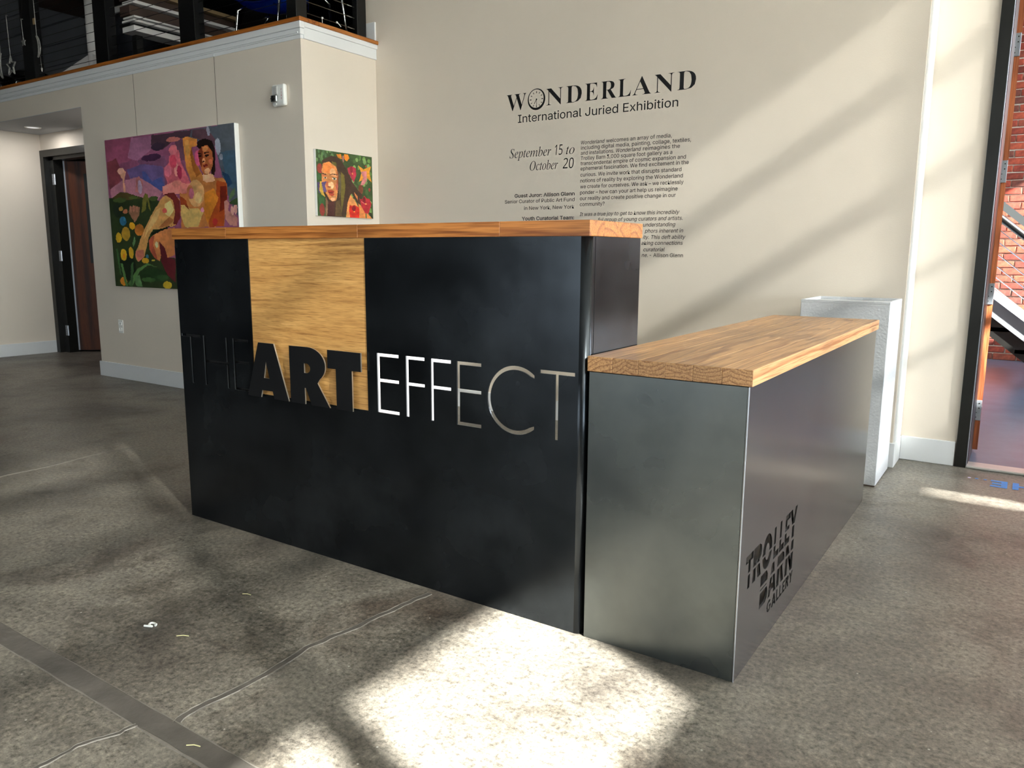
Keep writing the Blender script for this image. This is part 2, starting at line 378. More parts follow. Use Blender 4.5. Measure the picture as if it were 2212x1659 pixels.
# ------------------------------------------------------------------ structure: the room
XE = 5.5; ZC = 5.2
bm = nb(); box(bm, -9.5, 7.5, -8.0, 8.0, -0.12, 0.0); FLOOR = struct('floor', bm, M_CONC)
# wall carrying the lettering, then the short wall beside the doorway
YA = 2.562; XB = -1.28; YB = 1.851; XR = -4.05; XL = -6.07; YD = 2.467; ZS = 2.3265; XC = 2.362; YCW = 2.792; XF = 2.645
bm = nb(); box(bm, XB-0.14, XC, YA, YA+0.26, 0, ZC); struct('wall_back', bm, M_WALL)
bm = nb(); box(bm, XC, XF, YCW, 3.17, 0, ZC); struct('wall_doorway', bm, M_WALL)
bm = nb(); box(bm, XF-0.02, 6.2, YCW, 3.12, 2.75, ZC); box(bm, 4.3, 6.2, YCW, 3.12, 0, 2.75); struct('wall_above_doorway', bm, M_WALL)
# painting wall under the loft, with the recess to its left
bm = nb(); box(bm, XR, XB, YB, YD+0.1, 0, 2.505); struct('wall_loft_front', bm, M_WALL)
bm = nb(); box(bm, -9.5, XR, YB, YB+0.12, ZS+0.004, 2.505); box(bm, -9.5, XL, YB, YD+0.2, 0, ZS); struct('wall_left_recess', bm, M_WALL)
bm = nb(); box(bm, XL, XR, YB+0.001, YD+0.1, ZS, ZS+0.05); struct('ceiling_recess', bm, plain('recess_ceiling_paint', srgb(176, 180, 186), 0.7))
bm = nb(); box(bm, -4.855, XR, YD, YD+0.1, 0, ZS); box(bm, XL, -4.855, YD, YD+0.1, 2.155, ZS); struct('wall_recess_back', bm, M_WALL)
# outer shell
bm = nb(); box(bm, -9.7, -9.5, -8, 8, 0, ZC); struct('wall_left', bm, plain('left_wall_paint', srgb(24, 24, 24), 0.8, noise=0.05))
FR = sgroup('wall_front')
bm = nb(); box(bm, -9.7, -2.2, -6.7, -6.5, 0, ZC); box(bm, 1.8, XE, -6.7, -6.5, 0, ZC); box(bm, -2.2, 1.8, -6.7, -6.5, 2.5, ZC); box(bm, -2.2, 1.8, -6.7, -6.5, 0, 0.12)
part('wall_panel', bm, plain('front_wall_paint', srgb(24, 24, 24), 0.8, noise=0.05), FR, pivot=False)
WF = sgroup('window_2')
bm = nb()
for k in range(5): x = -2.2+k; box(bm, x-0.03, x+0.03, -6.66, -6.58, 0.12, 2.5)
for z in (0.12, 2.1, 2.45): box(bm, -2.2, 1.8, -6.66, -6.58, z, z+0.05)
part('window_frame', bm, M_BLACK, WF, pivot=False)
bm = nb(); box(bm, -2.2, 1.8, -6.625, -6.619, 0.12, 2.5); part('pane', bm, M_TINT, WF, pivot=False)
# east wall with the high gridded sash window
Z0, Z1 = 2.065, 4.545
YW = [-5.3, -4.02, -3.1, -2.185, -1.29, -0.39, 0.5, 1.385, 2.4]
bm = nb()
box(bm, XE, XE+0.2, -6.7, 8.2, 0, 0.45); box(bm, XE, XE+0.2, -6.7, 8.2, 1.985, Z0); box(bm, XE, XE+0.2, -6.7, -5.3, 0.45, 1.985); box(bm, XE, XE+0.2, 2.4, 8.2, 0.45, 1.985); box(bm, XE, XE+0.2, -6.7, 3.1, Z1, ZC); box(bm, XE, XE+0.2, -6.7, YW[0], Z0, Z1); box(bm, XE, XE+0.2, YW[-1], 3.6, Z0, Z1)
box(bm, XE, XE+0.2, 3.6, 8.2, 3.75, ZC); box(bm, XE, XE+0.2, 3.1, 3.6, Z1, ZC)
struct('wall_right', bm, M_WALL)
WN = sgroup('window_1')
bm = nb()
for y in YW: box(bm, XE+0.02, XE+0.1, y-0.05, y+0.05, Z0, Z1)
for z, h in ((Z0-0.03, .03), (2.565, .05), (3.03, .05), (3.51, .1), (4.06, .11), (Z1, .05)): box(bm, XE+0.03, XE+0.09, YW[0], YW[-1], z-h/2, z+h/2)
part('window_frame', bm, M_BLACK, WN, pivot=False)
bm = nb(); box(bm, XE+0.055, XE+0.061, YW[0], YW[-1], Z0, Z1); part('pane', bm, M_GLASS, WN, pivot=False)
bm = nb()
def sheet(b_, y0, y1, z0, z1): b_.faces.new([b_.verts.new(c) for c in ((XE-0.03, y0, z0), (XE-0.03, y1, z0), (XE-0.03, y1, z1), (XE-0.03, y0, z1))])
sheet(bm, YW[0], -1.34, 2.55, Z1+0.1); sheet(bm, -1.34, 1.98, Z0-0.1, Z1+0.1); sheet(bm, 1.98, YW[-1], 2.62, Z1+0.1)
part('roller_shade', bm, M_SHADE, WN, pivot=False)
W3 = sgroup('window_3')
bm = nb()
for k in range(8): y = -5.3+k*1.1; box(bm, XE+0.02, XE+0.1, y-0.04, y+0.04, 0.45, 1.985)
for z in (0.45, 1.15): box(bm, XE+0.03, XE+0.09, -5.3, 2.4, z, z+0.04)
part('window_frame', bm, M_BLACK, W3, pivot=False)
bm = nb(); box(bm, XE+0.055, XE+0.061, -5.3, 2.4, 0.45, 1.985); part('pane', bm, M_GLASS, W3, pivot=False)
bm = nb()
for y0_, y1_ in ((-6.5, 0.935), (0.968, 0.980), (1.012, 1.024), (1.062, 3.4)): box(bm, XE+0.2, 8.6, y0_, y1_, 1.985, 2.0)

box(bm, 8.55, 8.6, -6.5, 3.4, 1.96, 1.985); struct('added_sun_blocker', bm, M_CEIL)  # unseen slatted roof added to block sun; gaps shaped to stripe the floor
bm = nb(); box(bm, 7.5, 60, -40, 40, -0.2, -0.05); struct('ground', bm, plain('grey_paving', srgb(150, 148, 144), 0.8, noise=0.1, nscale=0.5))
bm = nb(); box(bm, -9.7, 5.7, -8, 8.2, ZC, ZC+0.15); struct('ceiling', bm, M_CEIL)

# baseboards
BH = 0.131
bm = nb(); box(bm, XR-0.01, XB+0.014, YB-0.016, YB, 0, BH, 0.002); box(bm, XB, XB+0.014, YB, YA, 0, BH, 0.002); struct('baseboard_left', bm, M_WHITE)
bm = nb(); box(bm, XB+0.014, XC+0.016, YA-0.016, YA, 0, BH, 0.002); struct('baseboard_back', bm, M_WHITE)
bm = nb(); box(bm, XC, XC+0.016, YA, YCW-0.016, 0, BH, 0.002); struct('baseboard_corner', bm, M_WHITE)
bm = nb(); box(bm, XC+0.016, XF-0.005, YCW-0.016, YCW, 0, BH, 0.002); struct('baseboard_doorway', bm, M_WHITE)
bm = nb(); box(bm, XL, XL+0.016, YB, YD-0.003, 0, BH, 0.002); box(bm, -9.5, XL+0.016, YB-0.016, YB, 0, BH, 0.002); struct('baseboard_recess', bm, M_WHITE)
bm = nb(); box(bm, XC, XC+0.012, YA+0.02, YCW-0.003, BH, ZC, 0.002); struct('trim_1', bm, M_WHITE)

# loft edge: white stepped fascia under an oak nosing
bm = nb()
box(bm, -9.5, XB+0.022, YB-0.022, YB+0.02, 2.566, 2.607, 0.002); box(bm, -9.5, XB+0.012, YB-0.012, YB+0.02, 2.527, 2.566, 0.002); box(bm, -9.5, XB+0.004, YB-0.004, YB+0.02, 2.503, 2.527)
box(bm, -9.5, XB-0.01, YB-0.018, YB+0.02, 2.536, 2.543)
struct('trim_2', bm, M_WHITE)
bm = nb()
box(bm, XB-0.02, XB+0.022, YB+0.02, YA-0.001, 2.576, 2.607, 0.002); box(bm, XB-0.02, XB+0.012, YB+0.02, YA-0.001, 2.505, 2.576, 0.002); struct('trim_3', bm, M_WHITE)
bm = nb(); box(bm, -9.5, XB+0.03, YB-0.03, YB+0.14, 2.607, 2.634, 0.006, 2); struct('trim_4', bm, M_CAPX)
bm = nb(); box(bm, XB-0.12, XB+0.03, YB+0.14, YA+0.045, 2.607, 2.634, 0.006, 2)
bmesh.ops.delete(bm, geom=[], context='VERTS')
struct('trim_5', bm, M_CAPY)
bm = nb(); box(bm, XB-0.18, XB+0.012, YA-0.016, YA-0.001, 2.636, 2.766, 0.003); struct('baseboard_loft', bm, M_WHITE)
bm = nb(); box(bm, -9.5, XB-0.02, YB+0.02, 7.9, 2.507, 2.606); struct('floor_loft', bm, M_DARK)
bm = nb(); box(bm, -9.5, XB-0.14, 7.7, 7.8, 2.62, ZC); box(bm, XB-0.24, XB-0.14, YA+0.27, 7.7, 2.62, ZC); box(bm, -9.49, XB-0.14, 1.99, 7.7, 4.72, 4.9); struct('wall_loft_back', bm, M_DARKWALL)
bm = nb(); box(bm, -9.48, -7.0, 3.6, 3.7, 2.62, 4.7)
for k in range(8): box(bm, -9.48, -7.0, 3.575, 3.6, 2.7+k*.25, 2.71+k*.25)
struct('wall_loft_left', bm, M_SLATE)

# doorway frame on the right: black jamb, hinges' leaf side, threshold
DR = sgroup('door_1')
bm = nb(); box(bm, XF, XF+0.052, YCW-0.02, YCW+0.02, 0, 2.80); box(bm, XF+0.052, 4.3, YCW-0.02, YCW+0.02, 2.72, 2.80); part('door_frame', bm, M_BLACK, DR, pivot=False)
bm = nb(); box(bm, XF, XF+0.058, YCW+0.02, 3.16, 0, 2.79); part('jamb', bm, M_BLACKMETAL, DR, pivot=False)
bm = nb(); box(bm, XF+0.0525, XF+0.0555, YCW-0.017, YCW+0.02, 0, 2.72); part('weather_strip', bm, M_STEEL, DR, pivot=False)
bm = nb(); box(bm, XF+0.052, 4.3, YCW-0.03, YCW+0.085, 0.0, 0.014, 0.004); part('threshold', bm, M_GALV, DR, pivot=False)
dl = part('door_leaf', prism(nb(), [(2.690, 3.172), (2.728, 3.172), (2.45, 4.13), (2.415, 4.12)], 'Z', 0.02, 2.72), M_EDGEW, DR, pivot=True)
for z in (2.206, 1.56, 0.904, 0.248):
    hg = nb(); box(hg, 2.691, 2.727, 3.166, 3.172, z-0.058, z+0.058, 0.001)
    h_ = part('hinge', hg, M_STEEL, DR)
    for q in (-0.04, -0.013, 0.013, 0.04):
        s_ = nb(); tube(s_, [(2.709+0.006*(1 if q*z > 0 else -1), 3.167, z+q), (2.709+0.006*(1 if q*z > 0 else -1), 3.1645, z+q)], 0.0035, 8); part('screw', s_, M_BLACKMETAL, h_)

# door in the recess on the left
DL_ = sgroup('door_2')
bm = nb(); fx0, fx1 = -6.05, -4.85
box(bm, fx0, fx0+0.07, YD-0.025, YD+0.12, 0, 2.16); box(bm, fx1-0.07, fx1, YD-0.025, YD+0.12, 0, 2.16); box(bm, fx0+0.07, fx1-0.07, YD-0.025, YD+0.12, 2.09, 2.16)
part('door_frame', bm, M_BLACK, DL_, pivot=False)
bm = nb(); box(bm, fx0+0.07, fx0+0.16, YD+0.03, YD+0.14, 0, 2.09); box(bm, fx0+0.07, fx1-0.07, YD+0.03, YD+0.14, 2.06, 2.09); part('door_stop', bm, M_BLACK, DL_, pivot=False)
ang = math.radians(38); hx, hy = -5.885, YD+0.135
def dp(u, v): return (hx+u*math.cos(ang)-v*math.sin(ang), hy+u*math.sin(ang)+v*math.cos(ang))
def dslab(u0, u1, v0, v1, z0, z1):
    b_ = nb(); prism(b_, [dp(u0, v0), dp(u1, v0), dp(u1, v1), dp(u0, v1)], 'Z', z0, z1); return b_
slab = part('door_leaf', dslab(0.008, 0.98, 0, 0.042, 0.02, 2.06), M_DOORW, DL_)
part('door_edge', dslab(-0.012, 0.008, -0.002, 0.042, 0.02, 2.06), M_STEEL, DL_)
wf = dslab(0.20, 0.66, -0.008, 0.0, 0.98, 1.93); part('window_frame', wf, M_BLACK, DL_)
part('pane', dslab(0.25, 0.61, -0.0095, -0.008, 1.03, 1.88), plain('dark_door_glass', srgb(30, 34, 36), 0.1), DL_)
for z in (1.86, 1.055, 0.245):
    b_ = nb(); box(b_, fx0+0.125, fx0+0.165, YD+0.022, YD+0.03, z-0.055, z+0.055, 0.001); tube(b_, [(fx0+0.168, YD+0.028, z-0.055), (fx0+0.168, YD+0.028, z+0.055)], 0.008, 8)
    h_ = part('hinge', b_, M_STEEL, DL_)
    for q in (-0.035, -0.012, 0.012, 0.035): part('screw', tube(nb(), [(fx0+0.14, YD+0.022, z+q), (fx0+0.14, YD+0.0205, z+q)], 0.003, 6), M_BLACKMETAL, h_)
bm = nb(); box(bm, -6.4, -3.6, 3.9, 4.0, 0, 2.5); box(bm, -6.4, -6.3, YD+0.2, 3.9, 0, 2.5); box(bm, -3.7, -3.6, YD+0.2, 3.9, 0, 2.5); struct('wall_store_room', bm, M_DARKWALL)
bm = nb(); prism(bm, [(-4.43, 2.30), (-4.36, 2.30), (-4.30, 2.33), (-4.37, 2.33)], 'Z', 0, 0.44)
PL = part('wooden_board', bm, M_DOORW); tag(PL, 'thin reddish brown board standing against the wall end beside the open dark door', 'board')

# recessed downlights
for i, (x, y, l) in enumerate(((-5.57, 2.17, 'round white recessed downlight left in the alcove ceiling'), (-4.40, 2.13, 'round white downlight at the right edge of the alcove ceiling'))):
    t = thing('downlight', l, 'ceiling light', (x, y, ZS-0.001), 'recessed alcove downlights')
    b_ = nb(); n = 28
    ro = [b_.verts.new((x+0.075*math.cos(2*PI*k/n), y+0.075*math.sin(2*PI*k/n), ZS-0.001)) for k in range(n)]
    rm = [b_.verts.new((x+0.068*math.cos(2*PI*k/n), y+0.068*math.sin(2*PI*k/n), ZS-0.009)) for k in range(n)]
    ri = [b_.verts.new((x+0.055*math.cos(2*PI*k/n), y+0.055*math.sin(2*PI*k/n), ZS-0.004)) for k in range(n)]
    for k in range(n):
        b_.faces.new((ro[k], ro[(k+1) % n], rm[(k+1) % n], rm[k])); b_.faces.new((rm[k], rm[(k+1) % n], ri[(k+1) % n], ri[k]))
    part('trim_ring', b_, M_PLASTIC, t, smooth=True)
    part('lens', tube(nb(), [(x, y, ZS-0.001), (x, y, ZS-0.004)], 0.056, n), M_LED, t)
    ld = bpy.data.lights.new('downlight_lamp', 'AREA'); ld.shape = 'DISK'; ld.size = 0.10; ld.energy = 2.2; ld.color = (1.0, 0.98, 0.95)
    lo_ = bpy.data.objects.new('downlight_lamp', ld); COL.objects.link(lo_); lo_.parent = t; lo_.location = (0, 0, -0.012)

# ------------------------------------------------------------------ floor: filled joint and cracks, each its own inlay
def strip(name, pts, w0, m, jag=0.3, seed=0, z=0.0014, lip=None):
    rnd = random.Random(seed); P = []
    n = 60
    segs = [(Vector(a), Vector(b)) for a, b in zip(pts, pts[1:])]; tot = sum((b-a).length for a, b in segs)
    for i in range(n+1):
        s = tot*i/n
        for a, b in segs:
            L = (b-a).length
            if s <= L+1e-9: p = a+(b-a)*(s/L); d = (b-a).normalized(); break
            s -= L
        P.append((p, Vector((-d.y, d.x))))
    b_ = nb(); A = []; B = []; C = []; D = []
    wl = wr_ = 0
    for i, (p, nrm) in enumerate(P):
        wl = 0.6*wl+rnd.uniform(-1, 1)*jag; wr_ = 0.6*wr_+rnd.uniform(-1, 1)*jag
        l = p+nrm*w0/2*(1+wl); r = p-nrm*w0/2*(1+wr_)
        A.append(b_.verts.new((l.x, l.y, 0.0002))); B.append(b_.verts.new((l.x-nrm.x*.0015, l.y-nrm.y*.0015, z)))
        C.append(b_.verts.new((r.x+nrm.x*.0015, r.y+nrm.y*.0015, z))); D.append(b_.verts.new((r.x, r.y, 0.0002)))
    for i in range(n):
        for U, V in ((A, B), (B, C), (C, D)): b_.faces.new((U[i], U[i+1], V[i+1], V[i]))
    return part(name, b_, m, FLOOR, pivot=True)
strip('joint_filler', [(-0.6, -0.52), (0.40, -0.905), (0.48, -0.95), (1.02, -0.955), (1.553, -0.953), (2.4, -0.95)][1:] and [(-0.75, -0.955), (0.46, -0.95), (1.553, -0.953), (2.5, -0.955)], 0.062, M_FILL, 0.05, 3)
strip('filler_lip', [(-0.75, -0.986), (0.46, -0.982), (1.553, -0.985), (2.5, -0.987)], 0.006, M_FILLED, 0.7, 4, 0.0022)
strip('filler_lip', [(-0.75, -0.924), (0.46, -0.919), (1.553, -0.921), (2.5, -0.923)], 0.004, M_FILLED, 0.9, 5, 0.0022)
def crack(pts, w, seed, lips=True, body=None):
    rnd = random.Random(seed); P = []
    for a, b in zip(pts, pts[1:]):
        for k in range(4): t = k/4; P.append((a[0]+(b[0]-a[0])*t+rnd.uniform(-.004, .004), a[1]+(b[1]-a[1])*t+rnd.uniform(-.004, .004)))
    P.append(pts[-1])
    strip('crack_filler', P, w, body or M_FILL, 0.3, seed)
    if lips:
        for sg in (-1, 1):
            Q = []
            for i in range(len(P)):
                a = Vector(P[max(0, i-1)]); b = Vector(P[min(len(P)-1, i+1)]); d = (b-a).normalized(); Q.append((P[i][0]-sg*d.y*w*.46, P[i][1]+sg*d.x*w*.46))
            strip('filler_lip', Q, 0.0032, M_FILLED, 0.8, seed+20+sg, 0.002)
crack([(1.30, -0.925), (1.29, -0.87), (1.305, -0.7), (1.285, -0.5), (1.31, -0.33), (1.325, -0.15), (1.345, -0.03)], 0.020, 6)
crack([(1.235, -0.985), (1.225, -1.03), (1.20, -1.1), (1.205, -1.19), (1.22, -1.4)], 0.013, 8)
crack([(-1.30, -1.2), (-1.277, -0.197), (-1.275, 0.05), (-1.32, 0.3), (-1.302, 0.49), (-1.25, 0.774), (-1.24, 1.2)], 0.013, 9, False, M_FILLED)
# blue lettering on the floor, read from the doorway side
HT = thing('floor_lettering', 'blue block letters painted on the concrete in front of the doorway', 'lettering', (2.9, 2.5, 0))
def flat(name, pts, m, par, z=0.0012): return part(name, prism(nb(), pts, 'Z', 0.0003, z), m, par)
def letter_rot(name, rects, x, y, h, m):   # rects in letter units 0..1, letter drawn upside down (turned by 180 degrees)
    b_ = nb()
    for (a, c, d, e) in rects: prism(b_, [(x-a*h, y-d*h), (x-c*h, y-d*h), (x-c*h, y-e*h), (x-a*h, y-e*h)], 'Z', 0.0003, 0.0012)
    part(name, b_, m, HT)
letter_rot('letter_e', [(0, .2, 0, 1), (0.2, .55, 0, .2), (.2, .5, .4, .6), (.2, .55, .8, 1)], 2.893, 2.585, 0.13, M_BLUE)
letter_rot('letter_h', [(0, .2, 0, 1), (.2, .5, .4, .6), (.5, .7, 0, 1)], 3.005, 2.585, 0.13, M_BLUE)
letter_rot('letter_t', [(.22, .42, 0, 1), (0, .64, .8, 1)], 3.115, 2.585, 0.13, M_BLUE)
for x, m in ((2.797, M_BLUE), (2.760, M_BLUE), (2.728, M_LILAC)):
    part('dot', tube(nb(), [(x, 2.57, 0.0002), (x, 2.57, 0.0012)], 0.008, 14), m, HT, label='pale lilac dot' if m is M_LILAC else None)

# bits of litter on the floor
b_ = nb(); tube(b_, [(0.80+0.013*math.cos(a), -0.672+0.009*math.sin(a), 0.003+0.001*math.sin(3*a)) for a in [k*0.5 for k in range(12)]]+[(0.785, -0.69, 0.003)], 0.0032, 6)
tag(part('paper_scrap', b_, M_PLASTIC), 'small curled white scrap on the concrete left of the crack', 'scrap')
SPL = plain('pale_straw', srgb(206, 200, 150), 0.6)
for a, b, l in (((0.925, -0.675), (0.955, -0.655), 'pale splinter on the floor beside the curled white scrap'), ((0.845, -0.385), (0.875, -0.375), 'thin straw piece on the floor nearer the black counter'), ((1.405, -0.965), (1.435, -0.95), 'yellowish fibre lying on the grey joint filler strip')):
    tag(part('straw_piece', tube(nb(), [(a[0], a[1], 0.0045), ((a[0]+b[0])/2, (a[1]+b[1])/2+0.002, 0.006), (b[0], b[1], 0.0045)], 0.0014, 5), SPL), l, 'straw', 'straw pieces on the floor')
# ------------------------------------------------------------------ reception desk
L = 1.895; D = 0.334; H = 1.2; T = 0.0435; WL = 0.4553; HL = 0.8306; TL = 0.0414; DLN = 1.847
ZT = H-T
tall = thing('reception_counter', 'tall black steel reception counter with oak panel and cut-out lettering', 'counter', (0.95, 0.17, 0))
# bent steel wrap: front sheet with a rounded corner into the right end
r = 0.024; th = 0.005; e0 = 0.006
outer = [(e0, D-0.002), (e0, 0.004), (e0+0.001, 0.0005), (e0+0.004, 0)]
cx, cy = L-0.003-r, r
outer += [(cx+r*math.sin(a), cy-r*math.cos(a)) for a in [PI/2*k/8 for k in range(9)]] + [(L-0.003, D-0.002)]
inner = [(L-0.003-th, D-0.002)] + [(cx+(r-th)*math.sin(a), cy-(r-th)*math.cos(a)) for a in [PI/2*k/8 for k in range(8, -1, -1)]] + [(e0+th, th), (e0+th, D-0.002)]
bm = nb(); prism(bm, outer+inner, 'Z', 0.0, ZT)
WRAP = part('steel_wrap', bm, M_PLATE, tall, pivot=False, label='blackened steel sheet with a rounded corner')
cb = nb()
def cbox(x0, x1, z0, z1): box(cb, x0, x1, -0.02, 0.012, z0, z1)
PX0, PX1, PZ0 = 0.462, 1.057, 0.577
cbox(PX0, PX1, PZ0, ZT+0.01)
zt, zb = 0.779, 0.578
def lT(x0, x1, xs, b, xw=0.011): prism(b, [(x0, zt-.0105), (xs, zt-.0105), (xs, zb), (xs+xw, zb), (xs+xw, zt-.0105), (x1, zt-.0105), (x1, zt), (x0, zt)], 'Y', -0.02, 0.012)
def lH(x0, x1, b): prism(b, [(x0, zb), (x0+.012, zb), (x0+.012, .672), (x1-.012, .672), (x1-.012, zb), (x1, zb), (x1, zt), (x1-.012, zt), (x1-.012, .682), (x0+.012, .682), (x0+.012, zt), (x0, zt)], 'Y', -0.02, 0.012)
def lE(x0, x1, b, xm=None, xv=0.012):
    xm = xm or x1
    prism(b, [(x0, zb), (x1, zb), (x1, zb+.0105), (x0+xv, zb+.0105), (x0+xv, .683), (xm, .683), (xm, .6935), (x0+xv, .6935), (x0+xv, zt-.0105), (x1, zt-.0105), (x1, zt), (x0, zt)], 'Y', -0.02, 0.012)
def lF(x0, x1, b, xv=0.0115):
    prism(b, [(x0, zb), (x0+xv, zb), (x0+xv, .6825), (x1, .6825), (x1, .6925), (x0+xv, .6925), (x0+xv, zt-.0105), (x1, zt-.0105), (x1, zt), (x0, zt)], 'Y', -0.02, 0.012)
lT(0.015, 0.14, 0.071, cb); lH(0.158, 0.312, cb); lE(0.343, 0.437, cb)
lE(1.102, 1.198, cb); lF(1.229, 1.308, cb); lF(1.333, 1.415, cb); lE(1.438, 1.532, cb)
# letter C as an arc band
cxc, czc, ro_, ri_ = 1.658, 0.679, 0.1035, 0.0915
a0, a1 = math.radians(51), math.radians(309); N = 44
arc = [(cxc+ro_*math.cos(a0+(a1-a0)*k/N), czc+ro_*math.sin(a0+(a1-a0)*k/N)) for k in range(N+1)]
ain = [(cxc+ri_*math.cos(a0+(a1-a0)*k/N)+(0.0), czc+ri_*math.sin(a0+(a1-a0)*k/N)) for k in range(N, -1, -1)]
ain[-1] = (arc[0][0], ain[-1][1]+0.0); ain[0] = (arc[-1][0], ain[0][1])
prism(cb, arc+ain, 'Y', -0.02, 0.012)
lT(1.741, 1.857, 1.793, cb)
WRAP.location = WRAP.location
# the cutter works in world space like the wrap (its parent only offsets it)
cut(WRAP, cb)
WRAP.data.materials.append(M_BARE)
for p_ in WRAP.data.polygons: p_.use_smooth = abs(p_.normal.z) < 0.1 and abs(p_.normal.x) > 0.04 and abs(p_.normal.y) > 0.04
for p_ in WRAP.data.polygons:
    c_ = p_.center
    if abs(p_.normal.y) < 0.5 and 0.012 < c_.x+WRAP.matrix_world.translation.x*0 < L-0.03 and 0.57 < c_.z < 0.79 and c_.y < 0.006: p_.material_index = 1
part('oak_panel', box(nb(), PX0+0.0005, PX1-0.0005, 0.0035, 0.018, PZ0-0.0, ZT-0.0005), M_VENEER, tall, label='honey coloured oak veneer panel set in the steel')
# inside: dark backing behind the left word, frame, kick
part('backing_board', box(nb(), e0+th+0.001, 0.50, 0.022, 0.036, 0.0, ZT-0.001), M_DARK, tall)
part('divider', box(nb(), 0.501, 0.515, 0.04, D-0.004, 0.0, ZT-0.001), M_DARK, tall)
part('base_shelf', box(nb(), 0.52, L-0.012, 0.01, D-0.004, 0.0, 0.05), M_DARK, tall)
part('left_compartment', box(nb(), e0+th+0.001, 0.50, 0.04, D-0.004, 0.0, ZT-0.001), M_DARK, tall)
# weld seams beside the corner
part('corner_seam', box(nb(), L-0.0027, L-0.0023, 0.038, 0.040, 0.0, ZT), M_BLACKMETAL, tall)
# raised ART letters
def art(name, polys, x=0.0):
    b_ = nb()
    for pl in polys: prism(b_, pl, 'Y', -0.020, -0.0145)
    o = part(name, b_, M_EDGE, tall); return o
def art_cut(o, polys):
    c_ = nb()
    for pl in polys: prism(c_, pl, 'Y', -0.03, 0.0)
    cut_local(o, c_)
def cut_local(o, c_):
    bmesh.ops.translate(c_, verts=c_.verts[:], vec=-wpos(o)); 
    par = o.parent; loc = o.location.copy(); o.parent = None; o.location = (0, 0, 0)
    cut(o, c_); o.parent = par; o.location = loc
def face_mat(o):
    o.data.materials.append(M_LETTER)
    for p in o.data.polygons:
        if abs(p.normal.y) > 0.9: p.material_index = 1
A_ = art('letter_a', [[(0.447, 0.570), (0.524, 0.570), (0.532, 0.598), (0.591, 0.598), (0.599, 0.570), (0.679, 0.570), (0.606, 0.777), (0.520, 0.777)]])
art_cut(A_, [[(0.545, 0.645), (0.576, 0.645), (0.560, 0.708)]]); face_mat(A_)
rb = [(0.690, 0.570), (0.766, 0.570), (0.766, 0.630), (0.772, 0.630), (0.799, 0.570), (0.892, 0.570), (0.833, 0.652)]
rb += [(0.787+0.087*math.cos(a)*1.0, 0.7145+0.0635*math.sin(a)) for a in [math.radians(-48+ (138)*k/14) for k in range(15)]] + [(0.690, 0.777)]
R_ = art('letter_r', [rb])
hole = [(0.766, 0.684), (0.778, 0.684)] + [(0.778+0.020*math.cos(a), 0.7015+0.0175*math.sin(a)) for a in [math.radians(-90+180*k/8) for k in range(9)]] + [(0.766, 0.719)]
hole = [hole[0]]+hole[2:]
art_cut(R_, [hole]); face_mat(R_)
T_ = art('letter_t', [[(0.926, 0.570), (1.003, 0.570), (1.003, 0.711), (1.046, 0.711), (1.046, 0.776), (0.886, 0.776), (0.886, 0.711), (0.926, 0.711)]]); face_mat(T_)
for x, z in ((0.48, .585), (0.64, .585), (0.56, .75), (0.72, .59), (0.85, .59), (0.72, .75), (0.965, .6), (0.965, .74)):
    part('standoff', tube(nb(), [(x, -0.0145, z), (x, 0.0 if z < .6 and x < .47 else 0.0034, z)], 0.004, 8), M_EDGE, tall)

# oak worktop of the tall counter, glued from staves
tw = thing('oak_worktop', 'narrow oak worktop on the tall counter', 'worktop', (0.95, 0.17, ZT))
xs_ = [-0.004, 0.34, 1.03, 1.60, L+0.001]
rows = [(-0.003, 0.084), (0.0842, 0.168), (0.1682, 0.252), (0.2522, 0.337)]
for j, (y0, y1) in enumerate(rows):
    cutx = xs_ if j == 0 else [-0.004, 0.5+0.3*j, 1.5-0.1*j, L+0.001]
    for a, b_ in zip(cutx, cutx[1:]): part('stave', box(nb(), a+0.0001, b_-0.0001, y0, y1, ZT+0.0005, H, 0.0012), M_OAKX, tw)

# low desk
low = thing('low_desk', 'low steel desk with a cut-out logo on its long side', 'desk', (L+0.23, 0.9, 0))
X0, X1 = L+0.007, L+WL-0.003; ZTL = HL-TL
part('front_panel', box(nb(), X0, X1-0.0045, 0.0, 0.005, 0.0, ZTL-0.0015, 0.001), M_PLATE2, low, label='blued steel front sheet with wiped patches')
SIDE = part('side_panel', box(nb(), X1-0.005, X1, 0.0, DLN-0.004, 0.0, ZTL-0.0015, 0.001), M_PLATE3, low, pivot=False, label='brushed grey steel side sheet')
part('corner_edge', box(nb(), X1-0.002, X1+0.0008, -0.0008, 0.0012, 0.0, ZTL-0.0015, 0.0004), M_STEEL, low)
part('inner_side', box(nb(), X0, X0+0.005, 0.006, DLN-0.004, 0.0, ZTL-0.0015), M_DARK, low)
part('core', box(nb(), X0+0.006, X1-0.03, 0.006, DLN-0.006, 0.0, ZTL-0.003), M_DARK, low)
